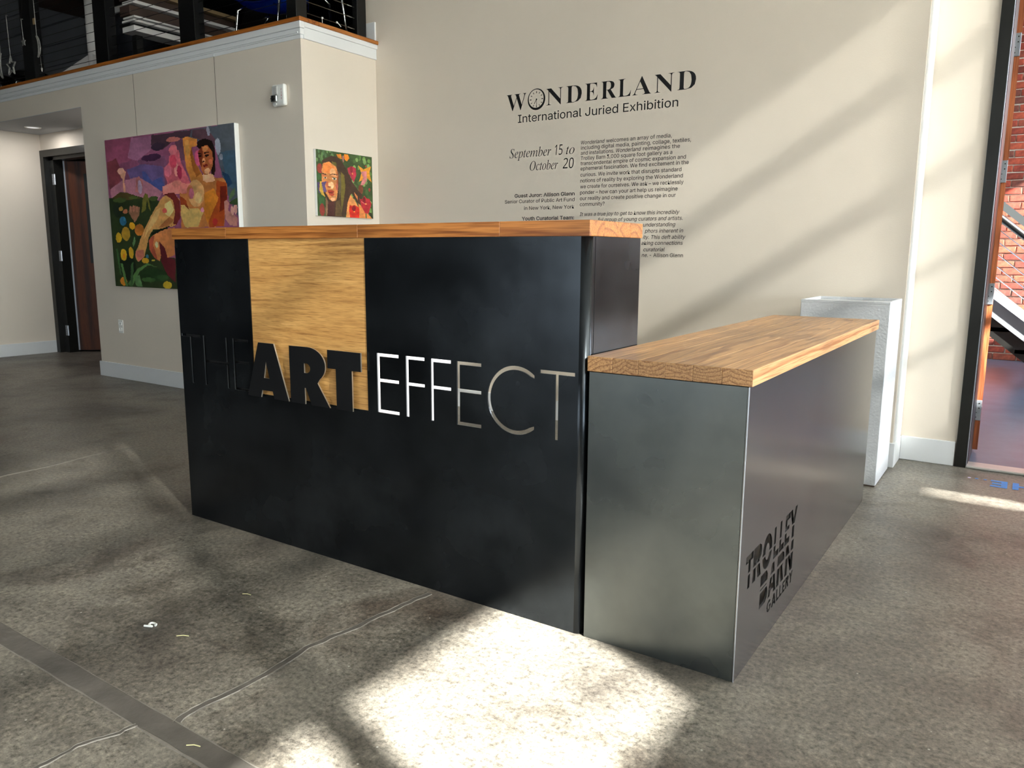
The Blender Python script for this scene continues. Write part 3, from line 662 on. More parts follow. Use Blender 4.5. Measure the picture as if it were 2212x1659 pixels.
# logo: TROLLEY / BARN / GALLERY with sliced letters, cut through the sheet
LG = nb()
def lrect(ylo, yhi, zlo, zhi): box(LG, X1-0.02, X1+0.01, ylo, yhi, zlo, zhi)
def lpoly(pts): prism(LG, pts, 'X', X1-0.02, X1+0.01)
def band(poly, zlo, zhi):
    """clip an outline (y,z) to a horizontal band"""
    def clip(P, z, keep_above):
        out = []
        for i in range(len(P)):
            a, b = P[i], P[(i+1) % len(P)]; ia = (a[1] >= z) == keep_above; ib = (b[1] >= z) == keep_above
            if ia: out.append(a)
            if ia != ib:
                t = (z-a[1])/(b[1]-a[1]); out.append((a[0]+(b[0]-a[0])*t, z))
        return out
    P = clip(poly, zlo, True)
    return clip(P, zhi, False) if len(P) > 2 else P
def glyph(ch, y0, w, z0, h):
    """stroked capitals as lists of convex outlines"""
    s = 0.30*w; U = lambda a, b: (y0+a*w, z0+b*h); R = lambda a, b, c, d: [U(a, c), U(b, c), U(b, d), U(a, d)]
    if ch == 'T': return [R(.35, .65, 0, .78), R(0, 1, .78, 1)]
    if ch == 'L': return [R(0, .36, .2, 1), R(0, 1, 0, .2)]
    if ch == 'E': return [R(0, .36, .2, .8), R(0, 1, 0, .2), R(.36, .85, .4, .6), R(0, 1, .8, 1)]
    if ch == 'Y': return [[U(0, 1), U(.34, .42), U(.66, .42), U(1, 1), U(.70, 1), U(.5, .66), U(.30, 1)], R(.34, .66, 0, .42)]
    if ch == 'R': return [R(0, .34, 0, .52), [U(.34, .52), U(.62, 0), U(1, 0), U(.74, .52)], [U(0, .52), U(.75, .52), U(.95, .62), U(1, .76), U(.92, .92), U(.7, 1), U(0, 1)]]
    if ch == 'B': return [[U(0, 0), U(.75, 0), U(.95, .09), U(1, .25), U(.88, .47), U(0, .47)], [U(0, .55), U(.8, .55), U(.92, .66), U(.92, .85), U(.75, 1), U(0, 1)]]
    if ch == 'A': return [[U(0, 0), U(.3, 0), U(.5, .62), U(.5, 1), U(.36, 1)], [U(.7, 0), U(1, 0), U(.64, 1), U(.5, 1), U(.5, .62)], R(.34, .66, .16, .36)]
    if ch == 'N': return [R(0, .3, 0, 1), R(.7, 1, 0, 1), [U(.3, 1), U(.3, .62), U(.7, 0), U(.7, .38)]]
    if ch == 'G':
        o = []; n = 12
        for k in range(n):
            a, b = math.radians(45+ 300*k/n), math.radians(45+300*(k+1)/n)
            o.append([U(.5+.5*math.cos(a), .5+.5*math.sin(a)), U(.5+.5*math.cos(b), .5+.5*math.sin(b)), U(.5+.27*math.cos(b), .5+.30*math.sin(b)), U(.5+.27*math.cos(a), .5+.30*math.sin(a))])
        return o+[R(.55, 1, .38, .54)]
    if ch == 'O':
        o = []; n = 20
        for k in range(n):
            a, b = 2*PI*k/n, 2*PI*(k+1)/n
            o.append([U(.5+.5*math.cos(a), .5+.5*math.sin(a)), U(.5+.5*math.cos(b), .5+.5*math.sin(b)), U(.5+.2*math.cos(b), .5+.24*math.sin(b)), U(.5+.2*math.cos(a), .5+.24*math.sin(a))])
        return o
    return []
bands_t = [(0.2755, 0.330), (0.2270, 0.2690)]; bands_b = [(0.1880, 0.2200), (0.1200, 0.1790)]
for ch, y, w, z0, h, bds in (('T', .057, .064, .230, .097, bands_t), ('R', .124, .080, .230, .097, bands_t), ('O', .212, .096, .226, .104, bands_t), ('L', .327, .054, .230, .097, bands_t), ('L', .390, .052, .230, .097, bands_t), ('E', .450, .056, .230, .097, bands_t), ('Y', .506, .085, .230, .097, bands_t),
        ('B', .208, .078, .122, .098, bands_b), ('A', .290, .085, .122, .098, bands_b), ('R', .382, .080, .122, .098, bands_b), ('N', .475, .092, .122, .098, bands_b)):
    for pl in glyph(ch, y, w, z0, h):
        for lo, hi in bds:
            q = band(pl, lo, hi)
            if len(q) > 2: lpoly(q)
gy = 0.290
for ch, w in zip('GALLERY', (.045, .045, .028, .028, .030, .038, .040)):
    for pl in glyph(ch, gy, w, .074, .038): lpoly(pl)
    gy += w+0.006
cut(SIDE, LG)
part('logo_backing', box(nb(), X1-0.028, X1-0.018, 0.03, 0.66, 0.04, 0.36), plain('dark_brown_backing', srgb(30, 22, 12), 0.5), low)

lw = thing('oak_desktop', 'wide low oak desktop with end grain showing at the front', 'worktop', (L+0.23, 0.9, ZTL))
ww = (WL+0.001)/6
for k in range(6):
    part('stave', box(nb(), L+0.002+k*ww+0.0001, L+0.002+(k+1)*ww-0.0003, -0.003, DLN, ZTL, HL, 0.0010), M_OAKY, lw)
part('edge_band', box(nb(), L+0.002+6*ww-0.0002, L+0.002+6*ww+0.0016, -0.003, DLN, ZTL, HL, 0.0007), oak('oak_edge', 'Y', srgb(226, 172, 122)[:3], srgb(176, 118, 76)[:3], rings=30), lw)
# white panel added inside, made to glow so the first letters read white
part('added_glow_panel', box(nb(), 0.94, 1.334, 0.100, 0.112, 0.05, 0.83, 0.002), M_GLOW, tall, label='added white panel made to glow behind the first three cut-out letters')

# white display pedestal
pt = thing('display_pedestal', 'tall white display pedestal behind the low desk', 'pedestal', (2.157, 2.302, 0))
px0, px1, py0, py1, pz = 1.955, 2.3585, 2.111, 2.493, 0.895
bm = nb(); box(bm, px0, px1, py0, py1, 0.006, pz-0.014, 0.002)
part('body', bm, M_PED, pt)
bm = nb()
box(bm, px0, px1, py0, py0+0.014, pz-0.014, pz, 0.001); box(bm, px0, px1, py1-0.014, py1, pz-0.014, pz, 0.001); box(bm, px0, px0+0.014, py0+0.014, py1-0.014, pz-0.014, pz); box(bm, px1-0.014, px1, py0+0.014, py1-0.014, pz-0.014, pz)
part('top_rim', bm, M_PED, pt)
part('base_edge', box(nb(), px0+0.003, px1-0.003, py0+0.003, py1-0.003, 0.0, 0.006), plain('chipped_dark_edge', srgb(80, 62, 50), 0.8), pt)

# ------------------------------------------------------------------ wall lettering
YL = YA
tt = thing('exhibition_title', 'large black vinyl title WONDERLAND with a clock for its O', 'lettering', (0.54, YL, 2.04))
def mb(s): return ''.join(chr(0x1D400+ord(c)-65) for c in s)
zb_, cap = 2.045, 0.104
for ch, x0, x1 in (('W', -.114, .040), ('N', .192, .316), ('D', .338, .450), ('E', .473, .562), ('R', .584, .690), ('L', .700, .785), ('A', .794, .916), ('N', .936, 1.058), ('D', 1.077, 1.190)):
    zz = zb_-(0.008 if ch == 'W' else 0)
    place_text('letter', mb(ch) if F_MATH else ch, F_MATH, tt, x0, x1, zz+0.0, cap, YL-0.0005, M_VINYL, offset=-0.006 if F_MATH else 0)
b_ = nb(); ccx, ccz = 0.118, 2.092; n = 40
def ring(b_, cx, cz, ro, ri, dx=0, dz=0, n=40):
    A = [b_.verts.new((cx+ro*math.cos(2*PI*k/n), YL-0.0009, cz+ro*1.0*math.sin(2*PI*k/n))) for k in range(n)]
    B = [b_.verts.new((cx+dx+ri*math.cos(2*PI*k/n), YL-0.0009, cz+dz+ri*math.sin(2*PI*k/n))) for k in range(n)]
    for k in range(n): b_.faces.new((A[k], A[(k+1) % n], B[(k+1) % n], B[k]))
ring(b_, ccx, ccz, 0.0665, 0.0565, -0.0025, 0.0045)
part('clock_ring', b_, M_VINYL, tt)
b_ = nb()
def ray(b_, ang, r0, r1, w):
    d = Vector((math.sin(ang), math.cos(ang))); n_ = Vector((d.y, -d.x))*w/2; c_ = Vector((ccx, ccz))
    vs = [c_+d*r0+n_, c_+d*r0-n_, c_+d*r1-n_, c_+d*r1+n_]; b_.faces.new([b_.verts.new((v.x, YL-0.0009, v.y)) for v in vs])
for k in range(12): ray(b_, 2*PI*k/12, 0.038, 0.050, 0.0055 if k % 3 == 0 else 0.004)
part('clock_marks', b_, M_VINYL, tt)
b_ = nb(); ray(b_, math.radians(178), 0, 0.044, 0.003); ray(b_, math.radians(212), 0, 0.032, 0.004)
part('clock_hands', b_, M_VINYL, tt)
part('clock_hub', tube(nb(), [(ccx, YL-0.0002, ccz), (ccx, YL-0.0012, ccz)], 0.005, 12), M_VINYL, tt)

def para(name, label, lines):
    t = thing(name, label, 'lettering', (0.5, YL, lines[0][4]))
    for (s, sty, x0, x1, z, cap) in lines:
        place_text('text_line', s, F_SANS, t, x0, x1, z, cap, YL-0.0005, M_VINYL, offset=0.016 if 'b' in sty else 0.003, shear=0.2 if 'i' in sty else 0.0)
    return t
para('exhibition_subtitle', 'black sans serif line International Juried Exhibition under the big title', [('International Juried Exhibition', '', -0.024, 1.088, 1.957, 0.050)])
# dates in a light serif italic
dt = thing('exhibition_dates', 'black slanted serif dates September 15 to October 20', 'lettering', (0.2, YL, 1.7))
def mi(s):
    o = ''
    for c in s:
        if 'A' <= c <= 'Z': o += chr(0x1D434+ord(c)-65)
        elif c == 'h': o += '\u210E'
        elif 'a' <= c <= 'z': o += chr(0x1D44E+ord(c)-97)
        else: o += c
    return o
def dtext(s, x0, x1, z, cap, italic=True):
    if F_MATH and italic: place_text('text_word', mi(s), F_MATH, dt, x0, x1, z, cap*0.95, YL-0.0005, M_VINYL, offset=-0.002)
    else: place_text('text_word', s, F_MATH, dt, x0, x1, z, cap, YL-0.0005, M_VINYL, shear=0.12)
dtext('September', -0.089, 0.233, 1.735, 0.060); dtext('15', 0.262, 0.318, 1.735, 0.060, False); dtext('to', 0.345, 0.406, 1.735, 0.060)
dtext('October', 0.072, 0.286, 1.648, 0.060); dtext('20', 0.322, 0.402, 1.648, 0.060, False)
cp = 0.0225
para('juror_credit', 'small black guest juror credit left of the paragraph', [('Guest Juror: Allison Glenn', 'b', -0.046, 0.412, 1.478, cp), ('Senior Curator of Public Art Fund', '', -0.125, 0.412, 1.4415, cp), ('in New York, New York', '', 0.030, 0.412, 1.396, cp)])
para('team_heading', 'small bold heading Youth Curatorial Team just above the counter', [('Youth Curatorial Team:', 'b', 0.012, 0.412, 1.328, cp)])
rt = [1.056, 1.175, 1.109, 1.063, 1.148, 1.167, 1.124, 1.134, 1.14, 1.105, 1.095, 0.627]
P1 = ['Wonderland welcomes an array of media,', 'including digital media, painting, collage, textiles,', 'and installations. Wonderland reimagines the', 'Trolley Barn 3,000 square foot gallery as a', 'transcendental empire of cosmic expansion and', 'ephemeral fascination. We find excitement in the',
      'curious. We invite work that disrupts standard', 'notions of reality by exploring the Wonderland', 'we create for ourselves. We ask \u2013 we recklessly', 'ponder \u2013 how can your art help us reimagine', 'our reality and create positive change in our', 'community?']
ln = []
for i, (s, x1) in enumerate(zip(P1, rt)):
    z = 1.787-0.0316*i if i < 6 else 1.591-0.0364*(i-6)
    if i == 0:
        ln.append(('Wonderland', 'i', 0.452, 0.617, z, cp)); ln.append((s[11:], '', 0.628, x1, z, cp))
    elif i == 2:
        ln.append(('and installations.', '', 0.452, 0.684, z, cp)); ln.append(('Wonderland', 'i', 0.697, 0.862, z, cp)); ln.append(('reimagines the', '', 0.876, x1, z, cp))
    else: ln.append((s, '', 0.452, x1, z, cp))
para('introduction_text', 'long paragraph of small black upright text on the right', ln)
Q = [('It was a true joy to get to know this incredibly', 0.452, 1.123), ('ful group of young curators and artists.', 0.585, 1.144), ('understanding', 0.893, 1.10), ('phors inherent in', 0.905, 1.15), ('ity. This deft ability', 0.895, 1.166), ('aking connections', 0.885, 1.151), ('curatorial', 0.90, 1.038), ('ne.', 0.89, 0.93)]
qz = [1.347, 1.311, 1.275, 1.238, 1.201, 1.166, 1.127, 1.093]
ln = [(s, 'i', a, b, z, cp) for (s, a, b), z in zip(Q, qz)] + [('- Allison Glenn', '', 0.942, 1.155, 1.093, cp)]
para('juror_quote', 'slanted black quotation partly hidden behind the counter', ln)

# ------------------------------------------------------------------ paintings
PAINT_A=[((146,82,112),'p',[(-1,999),(578,994),(566,616),(22,604)]),((150,78,105),'p',[(-1,999),(233,994),(219,848),(12,818)]),((128,62,70),'p',[(5,850),(90,874),(132,778),(97,687),(16,659)]),((160,105,135),'p',[(233,994),(414,987),(388,901),(268,844),(191,866)]),((135,85,115),'p',[(268,844),(495,854),(507,788),(309,766)]),((112,92,140),'p',[(174,790),(304,819),(472,790),(479,664),(307,636),(206,711)]),((72,82,138),'p',[(300,770),(328,764),(380,700),(457,725),(470,665),(433,607),(326,628)]),((82,88,98),'p',[(578,994),(999,998),(1022,393),(928,597),(866,877),(712,934),(610,952)]),((62,86,104),'p',[(903,839),(1015,862),(1023,592),(938,638)]),((92,98,106),'p',[(905,996),(1004,998),(1014,843),(904,853)]),((35,62,92),'p',[(904,729),(951,706),(971,650),(938,630)]),((78,55,66),'p',[(396,993),(578,992),(708,994),(688,954),(574,948),(480,892),(390,930)]),((74,42,72),'e',[(383,853),(79,22)]),((60,45,62),'e',[(445,917),(55,26)]),((110,72,90),'p',[(574,948),(644,941),(643,813),(591,817)]),((98,68,78),'p',[(716,989),(812,989),(876,911),(874,877),(811,917),(705,949)]),((150,155,168),'e',[(885,875),(18,48)]),((140,145,158),'e',[(905,812),(13,20)]),((150,150,165),'e',[(823,971),(12,27)]),((176,116,132),'p',[(18,668),(116,717),(277,737),(458,628),(416,578),(265,600),(22,604)]),((196,120,118),'p',[(248,732),(278,741),(305,698),(287,626),(234,640)]),((176,150,172),'e',[(276,669),(18,46)]),((205,98,110),'p',[(484,782),(518,801),(526,844),(560,885),(604,881),(616,801),(646,741),(675,667),(645,611),(493,604),(458,628),(499,685),(481,738)]),((224,132,122),'p',[(461,665),(554,689),(684,667),(663,617),(547,606),(461,610)]),((205,120,110),'e',[(565,949),(52,16)]),((222,120,130),'e',[(560,885),(33,32)]),((228,150,140),'e',[(577,761),(19,43)]),((196,70,90),'e',[(555,813),(26,43)]),((176,52,82),'e',[(598,745),(19,43)]),((226,120,140),'e',[(510,758),(27,36)]),((232,140,126),'e',[(571,674),(35,22)]),((214,92,130),'e',[(742,819),(25,49)]),((206,148,120),'p',[(87,789),(130,809),(167,775),(146,715),(154,645),(132,645),(136,731)]),((214,160,140),'e',[(123,786),(30,22)]),((48,60,34),'p',[(-85,612),(22,607),(129,645),(247,612),(332,593),(425,574),(476,395),(442,205),(1099,177),(1084,-104),(-125,-180)]),((88,72,38),'p',[(32,607),(99,647),(169,636),(284,596),(164,586)]),((92,110,50),'e',[(216,602),(39,12)]),((70,86,44),'e',[(93,592),(61,16)]),((84,100,48),'e',[(380,591),(38,16)]),((120,114,50),'p',[(275,500),(291,583),(314,628),(335,618),(348,558),(355,505),(336,529),(326,582),(306,514)]),((150,104,78),'p',[(162,511),(180,542),(221,552),(264,539),(254,485),(210,439),(184,479)]),((178,120,96),'e',[(184,530),(10,22)]),((170,110,90),'e',[(209,533),(10,22)]),((178,120,96),'e',[(237,528),(10,22)]),((52,112,146),'e',[(112,450),(29,30)]),((66,140,170),'e',[(126,461),(11,12)]),((34,42,30),'e',[(70,522),(42,48)]),((30,40,26),'e',[(121,138),(72,96)]),((36,58,30),'e',[(336,87),(115,47)]),((205,162,40),'e',[(60,339),(27,36)]),((178,138,48),'e',[(127,362),(38,47)]),((205,150,36),'e',[(186,416),(26,24)]),((216,168,44),'e',[(93,222),(27,40)]),((196,152,42),'e',[(161,234),(22,40)]),((208,158,44),'e',[(277,184),(31,20)]),((205,130,44),'e',[(75,34),(31,30)]),((206,172,50),'e',[(445,24),(36,23)]),((168,130,60),'e',[(100,533),(18,17)]),((186,112,48),'e',[(245,388),(38,39)]),((170,100,70),'e',[(137,512),(20,16)]),((228,120,40),'e',[(95,214),(9,16)]),((84,120,66),'p',[(109,15),(201,123),(295,168),(379,138),(293,152),(220,108),(149,1)]),((92,132,74),'p',[(61,161),(80,161),(108,3),(87,2)]),((70,104,62),'p',[(153,154),(175,171),(154,5),(134,4)]),((98,136,86),'p',[(180,6),(176,74),(217,84),(240,4)]),((62,96,54),'p',[(28,258),(44,266),(63,79),(48,79)]),((104,140,90),'p',[(177,297),(202,349),(207,313),(185,274)]),((60,92,48),'e',[(294,54),(59,16)]),((52,84,44),'e',[(412,73),(47,21)]),((190,166,60),'e',[(345,185),(14,6)]),((60,110,130),'e',[(298,211),(14,12)]),((206,132,62),'p',[(636,949),(662,957),(742,935),(743,896),(701,893),(704,850),(719,793),(757,733),(782,675),(726,650),(681,681),(652,762),(642,856)]),((158,92,40),'p',[(701,893),(706,836),(722,785),(756,726),(721,708),(699,751),(686,838)]),((226,160,84),'p',[(648,934),(678,937),(686,866),(664,811),(651,869)]),((190,118,64),'p',[(776,700),(853,693),(914,688),(935,651),(934,597),(914,507),(901,399),(585,397),(589,541),(588,614),(636,608),(685,674),(728,689)]),((214,176,104),'p',[(599,584),(655,516),(716,514),(756,484),(712,402),(612,400),(590,467)]),((170,74,32),'p',[(861,680),(932,659),(934,597),(909,486),(898,399),(793,400),(786,490),(853,558)]),((206,126,44),'p',[(773,605),(841,629),(870,572),(824,489),(782,418),(765,490)]),((122,38,24),'p',[(887,640),(931,638),(923,514),(873,487)]),((214,160,104),'e',[(710,608),(60,84)]),((190,112,76),'e',[(668,617),(24,43)]),((184,100,120),'e',[(678,606),(18,32)]),((226,184,124),'e',[(725,578),(25,36)]),((170,44,44),'e',[(836,428),(18,21)]),((206,130,150),'e',[(749,502),(14,16)]),((146,60,30),'p',[(587,600),(633,568),(655,502),(622,539),(589,541)]),((226,170,130),'p',[(764,718),(843,720),(851,678),(794,667),(766,683)]),((34,20,16),'p',[(738,889),(749,923),(796,932),(847,910),(863,863),(860,761),(850,709),(830,714),(824,798),(766,866)]),((196,108,60),'p',[(745,861),(772,886),(813,889),(843,845),(848,782),(823,722),(784,712),(762,746),(749,797)]),((146,62,34),'p',[(745,861),(772,886),(780,829),(763,761),(749,797)]),((226,150,88),'e',[(796,870),(19,15)]),((216,118,84),'e',[(827,790),(15,16)]),((230,160,110),'e',[(782,801),(10,18)]),((224,164,120),'e',[(803,737),(20,17)]),((40,18,14),'e',[(757,833),(12,6)]),((40,18,14),'e',[(805,830),(16,6)]),((44,22,16),'p',[(744,853),(769,846),(769,840),(743,845)]),((44,22,16),'p',[(786,848),(823,850),(823,844),(785,842)]),((132,42,34),'e',[(789,769),(16,7)]),((92,40,26),'e',[(778,795),(11,4)]),((40,22,18),'p',[(844,796),(861,788),(861,740),(846,709)]),((208,152,88),'p',[(455,599),(548,616),(587,570),(581,467),(550,417),(438,392),(362,386),(319,336),(274,211),(216,175),(196,202),(205,250),(238,306),(296,406),(394,534)]),((120,44,40),'p',[(461,610),(503,620),(548,616),(587,567),(583,467),(550,417),(524,421),(543,498),(536,572),(492,601)]),((222,196,128),'p',[(470,553),(517,573),(536,514),(500,470),(464,486)]),((206,90,80),'e',[(462,509),(19,15)]),((236,190,120),'p',[(392,511),(431,532),(406,457),(312,367),(279,321),(317,413)]),((176,110,62),'p',[(441,427),(500,470),(534,447),(477,407),(401,397)]),((200,116,96),'p',[(205,250),(273,258),(269,211),(221,175),(199,210)]),((22,26,18),'p',[(341,360),(429,393),(514,417),(437,381),(359,350)]),((204,128,76),'p',[(318,321),(369,355),(456,388),(531,402),(521,221),(460,201),(417,258),(399,177),(346,208),(318,266)]),((176,84,60),'p',[(318,321),(369,351),(353,282),(383,181),(346,208),(318,266)]),((236,200,150),'e',[(382,286),(13,22)]),((102,36,42),'p',[(403,312),(446,267),(460,205),(524,191),(513,38),(451,89),(410,174)]),((194,132,120),'p',[(909,549),(925,558),(940,534),(934,492),(961,477),(991,449),(991,400),(940,404),(911,444)]),((206,150,140),'e',[(982,505),(11,34)]),((214,160,146),'e',[(961,491),(11,27)]),((96,120,80),'p',[(937,541),(952,596),(989,628),(979,587)]),((52,72,38),'p',[(941,540),(1014,578),(1018,524),(955,526)])]
PAINT_B=[((58,78,42),'p',[(-5,1002),(1000,989),(1005,-4),(4,0)]),((70,98,52),'e',[(668,893),(26,29)]),((84,118,58),'e',[(566,478),(31,45)]),((84,118,58),'e',[(650,498),(31,47)]),((96,132,66),'e',[(653,125),(33,47)]),((84,118,58),'e',[(900,837),(24,47)]),((84,118,58),'e',[(951,232),(20,42)]),((112,148,78),'e',[(836,542),(24,33)]),((120,150,92),'e',[(943,259),(35,29)]),((84,118,58),'e',[(673,346),(31,38)]),((70,98,52),'e',[(726,446),(26,33)]),((96,132,66),'e',[(657,259),(20,42)]),((70,98,52),'e',[(673,500),(29,31)]),((112,148,78),'e',[(849,946),(31,40)]),((120,150,92),'e',[(637,587),(24,40)]),((96,132,66),'e',[(945,926),(31,36)]),((96,132,66),'e',[(788,208),(26,33)]),((96,132,66),'e',[(761,958),(33,49)]),((96,132,66),'e',[(850,121),(26,36)]),((120,150,92),'e',[(617,388),(31,31)]),((84,118,58),'e',[(803,179),(22,38)]),((96,132,66),'e',[(964,717),(27,38)]),((84,118,58),'e',[(701,257),(27,38)]),((96,132,66),'e',[(631,147),(20,31)]),((112,148,78),'e',[(622,366),(29,42)]),((96,132,66),'e',[(805,710),(20,40)]),((112,148,78),'e',[(881,636),(27,33)]),((70,98,52),'e',[(741,962),(26,42)]),((112,148,78),'e',[(743,799),(20,33)]),((112,148,78),'e',[(666,797),(26,33)]),((84,118,58),'e',[(681,174),(29,51)]),((96,132,66),'e',[(714,167),(27,31)]),((112,148,78),'e',[(635,187),(24,42)]),((70,98,52),'e',[(887,420),(27,45)]),((70,98,52),'e',[(849,761),(35,31)]),((112,148,78),'e',[(951,125),(22,49)]),((96,132,66),'e',[(599,98),(31,45)]),((70,98,52),'e',[(750,565),(35,33)]),((96,132,66),'e',[(549,138),(27,33)]),((70,98,52),'e',[(714,288),(33,42)]),((120,150,92),'e',[(932,833),(26,49)]),((120,150,92),'e',[(880,578),(27,29)]),((120,150,92),'e',[(858,906),(33,42)]),((120,150,92),'e',[(620,652),(33,36)]),((120,150,92),'e',[(714,924),(26,31)]),((70,98,52),'e',[(969,663),(33,38)]),((84,118,58),'e',[(578,145),(27,38)]),((100,128,80),'e',[(241,1000),(24,25)]),((74,104,70),'e',[(285,944),(16,29)]),((74,104,70),'e',[(270,989),(16,27)]),((74,104,70),'e',[(82,846),(15,25)]),((100,128,80),'e',[(100,911),(18,31)]),((74,104,70),'e',[(164,922),(18,27)]),((88,118,72),'e',[(234,862),(20,31)]),((100,128,80),'e',[(277,933),(24,33)]),((100,128,80),'e',[(97,864),(22,29)]),((74,104,70),'e',[(126,958),(20,36)]),((74,104,70),'e',[(51,973),(15,31)]),((88,118,72),'e',[(91,853),(15,31)]),((100,128,80),'e',[(195,991),(16,33)]),((88,118,72),'e',[(108,937),(15,33)]),((100,128,80),'e',[(13,842),(22,31)]),((88,118,72),'e',[(57,900),(18,29)]),((150,62,50),'e',[(60,717),(49,76)]),((60,98,56),'e',[(36,594),(29,51)]),((52,84,46),'e',[(73,246),(49,78)]),((132,50,42),'e',[(77,94),(44,98)]),((110,58,40),'e',[(774,462),(44,76)]),((150,60,50),'e',[(883,837),(16,16)]),((150,60,50),'e',[(940,467),(20,29)]),((64,44,32),'p',[(91,772),(104,844),(184,888),(266,933),(367,924),(445,859),(535,734),(624,560),(728,440),(814,364),(768,312),(735,134),(701,234),(599,384),(529,223),(493,56),(458,-2),(131,0),(139,304),(97,353),(82,614)]),((96,88,40),'p',[(263,846),(343,837),(350,768),(281,795)]),((104,92,38),'p',[(420,703),(480,656),(495,475),(443,199),(407,31),(409,377)]),((90,70,44),'p',[(321,237),(385,268),(418,13),(294,9)]),((74,38,34),'p',[(181,225),(292,234),(283,7),(162,0)]),((128,96,70),'p',[(144,304),(181,225),(162,11),(133,9)]),((92,80,60),'p',[(380,699),(418,650),(422,469),(385,286),(370,464)]),((204,130,74),'p',[(113,801),(223,839),(341,766),(367,687),(367,464),(345,319),(323,250),(261,232),(206,263),(126,391),(84,509),(89,703)]),((214,122,60),'p',[(117,792),(212,826),(299,761),(318,692),(215,663),(128,672)]),((150,78,44),'p',[(349,732),(369,663),(367,464),(347,373),(343,551)]),((222,160,112),'e',[(277,687),(51,54)]),((226,172,128),'e',[(250,480),(40,54)]),((186,96,66),'e',[(181,493),(26,42)]),((180,92,76),'e',[(339,462),(22,54)]),((232,180,128),'e',[(210,487),(15,36)]),((226,160,120),'e',[(263,268),(40,27)]),((196,110,70),'e',[(135,621),(40,18)]),((214,150,104),'e',[(305,638),(62,18)]),((216,200,180),'e',[(146,585),(27,13)]),((216,204,184),'e',[(303,585),(40,18)]),((58,58,44),'e',[(146,585),(13,13)]),((62,64,48),'e',[(303,585),(18,18)]),((50,28,20),'p',[(89,650),(126,652),(175,634),(170,623),(126,636),(89,636)]),((50,28,20),'p',[(224,638),(276,665),(358,652),(356,638),(276,650),(226,625)]),((64,34,26),'p',[(265,603),(305,609),(345,600),(345,596),(305,603),(266,594)]),((120,56,40),'e',[(208,451),(33,7)]),((158,54,40),'e',[(235,386),(57,20)]),((176,70,50),'e',[(245,342),(47,25)]),((110,36,32),'e',[(230,364),(49,7)]),((150,110,80),'e',[(283,306),(42,9)]),((214,126,34),'p',[(352,962),(429,978),(447,904),(387,908)]),((206,118,32),'p',[(485,980),(555,984),(578,929),(529,873),(489,908)]),((170,110,110),'e',[(469,906),(15,54)]),((170,46,66),'p',[(536,770),(611,810),(692,792),(699,679),(646,563),(600,627),(551,708)]),((120,26,40),'e',[(609,759),(27,47)]),((226,160,80),'e',[(628,696),(11,13)]),((216,142,44),'p',[(741,839),(838,786),(982,853),(947,741),(987,594),(894,656),(745,580),(794,721)]),((192,116,118),'p',[(786,743),(892,763),(892,605),(830,533),(770,531),(828,654)]),((84,68,108),'p',[(4,507),(82,509),(166,536),(139,462),(166,371),(27,346)]),((206,164,64),'p',[(53,525),(78,522),(99,415),(111,353),(139,290),(75,324),(40,384)]),((208,134,76),'p',[(582,364),(659,277),(746,134),(737,2),(489,-4),(529,241)]),((204,124,66),'p',[(723,234),(797,183),(989,-7),(743,-7)]),((206,120,66),'p',[(651,406),(715,346),(714,277),(672,344)]),((172,38,48),'p',[(746,312),(790,306),(836,366),(880,326),(934,317),(973,243),(918,87),(850,78),(776,192)]),((120,20,34),'e',[(834,290),(27,56)]),((216,110,110),'p',[(779,277),(854,234),(861,225),(776,263)]),((230,170,90),'e',[(865,234),(15,11)]),((204,42,28),'p',[(547,118),(566,205),(602,185),(646,205),(688,187),(734,176),(741,125),(732,0),(564,-7)]),((130,22,34),'e',[(639,147),(36,45)]),((236,180,80),'e',[(644,98),(11,11)]),((70,104,52),'p',[(852,78),(872,80),(876,-4),(856,-2)]),((40,36,22),'p',[(929,98),(958,98),(1005,-4),(984,-4)])]

def vnoise(X, Y, f, seed):
    rs = np.random.RandomState(seed); G = rs.rand(64, 64)
    x = X*f; y = Y*f; xi = np.floor(x).astype(int); yi = np.floor(y).astype(int); u = x-xi; v = y-yi
    u = u*u*(3-2*u); v = v*v*(3-2*v); g = lambda a, b: G[a % 64, b % 64]
    return (g(xi, yi)*(1-u)+g(xi+1, yi)*u)*(1-v)+(g(xi, yi+1)*(1-u)+g(xi+1, yi+1)*u)*v-0.5
def paint(shapes, nx, ny, warp):
    u, v = np.meshgrid((np.arange(nx)+.5)/nx, (np.arange(ny)+.5)/ny)
    U = u*1000; V = v*1000
    U = U+warp*(vnoise(u, v, 22, 1)*1.0+vnoise(u, v, 55, 2)*.8); V = V+warp*(vnoise(u, v, 22, 3)+vnoise(u, v, 55, 4)*.8)
    img = np.zeros((ny, nx, 3)); img[:] = np.array(shapes[0][0])
    for si, (col, k, pts) in enumerate(shapes):
        if k == 'e':
            (cx_, cy_), (rx, ry) = pts; mk = ((U-cx_)/rx)**2+((V-cy_)/ry)**2 < 1
        else:
            mk = np.zeros(U.shape, bool); n_ = len(pts); j = n_-1
            for i in range(n_):
                xi_, yi_ = pts[i]; xj, yj = pts[j]
                if yi_ != yj:
                    cnd = ((yi_ > V) != (yj > V)) & (U < (xj-xi_)*(V-yi_)/(yj-yi_)+xi_); mk ^= cnd
                j = i
        br = 1+0.20*vnoise(u+si*.37, v*0.7+si*.11, 13, si+5)+0.16*vnoise(u*.6+si, v+si*.3, 38, si+9)
        img[mk] = (np.array(col)*br[..., None])[mk]
    img *= (1+0.10*vnoise(u, v, 90, 77))[..., None]
    s = np.clip(img*1.10/255, 0, 1)
    return np.where(s <= 0.04045, s/12.92, ((s+0.055)/1.055)**2.4)
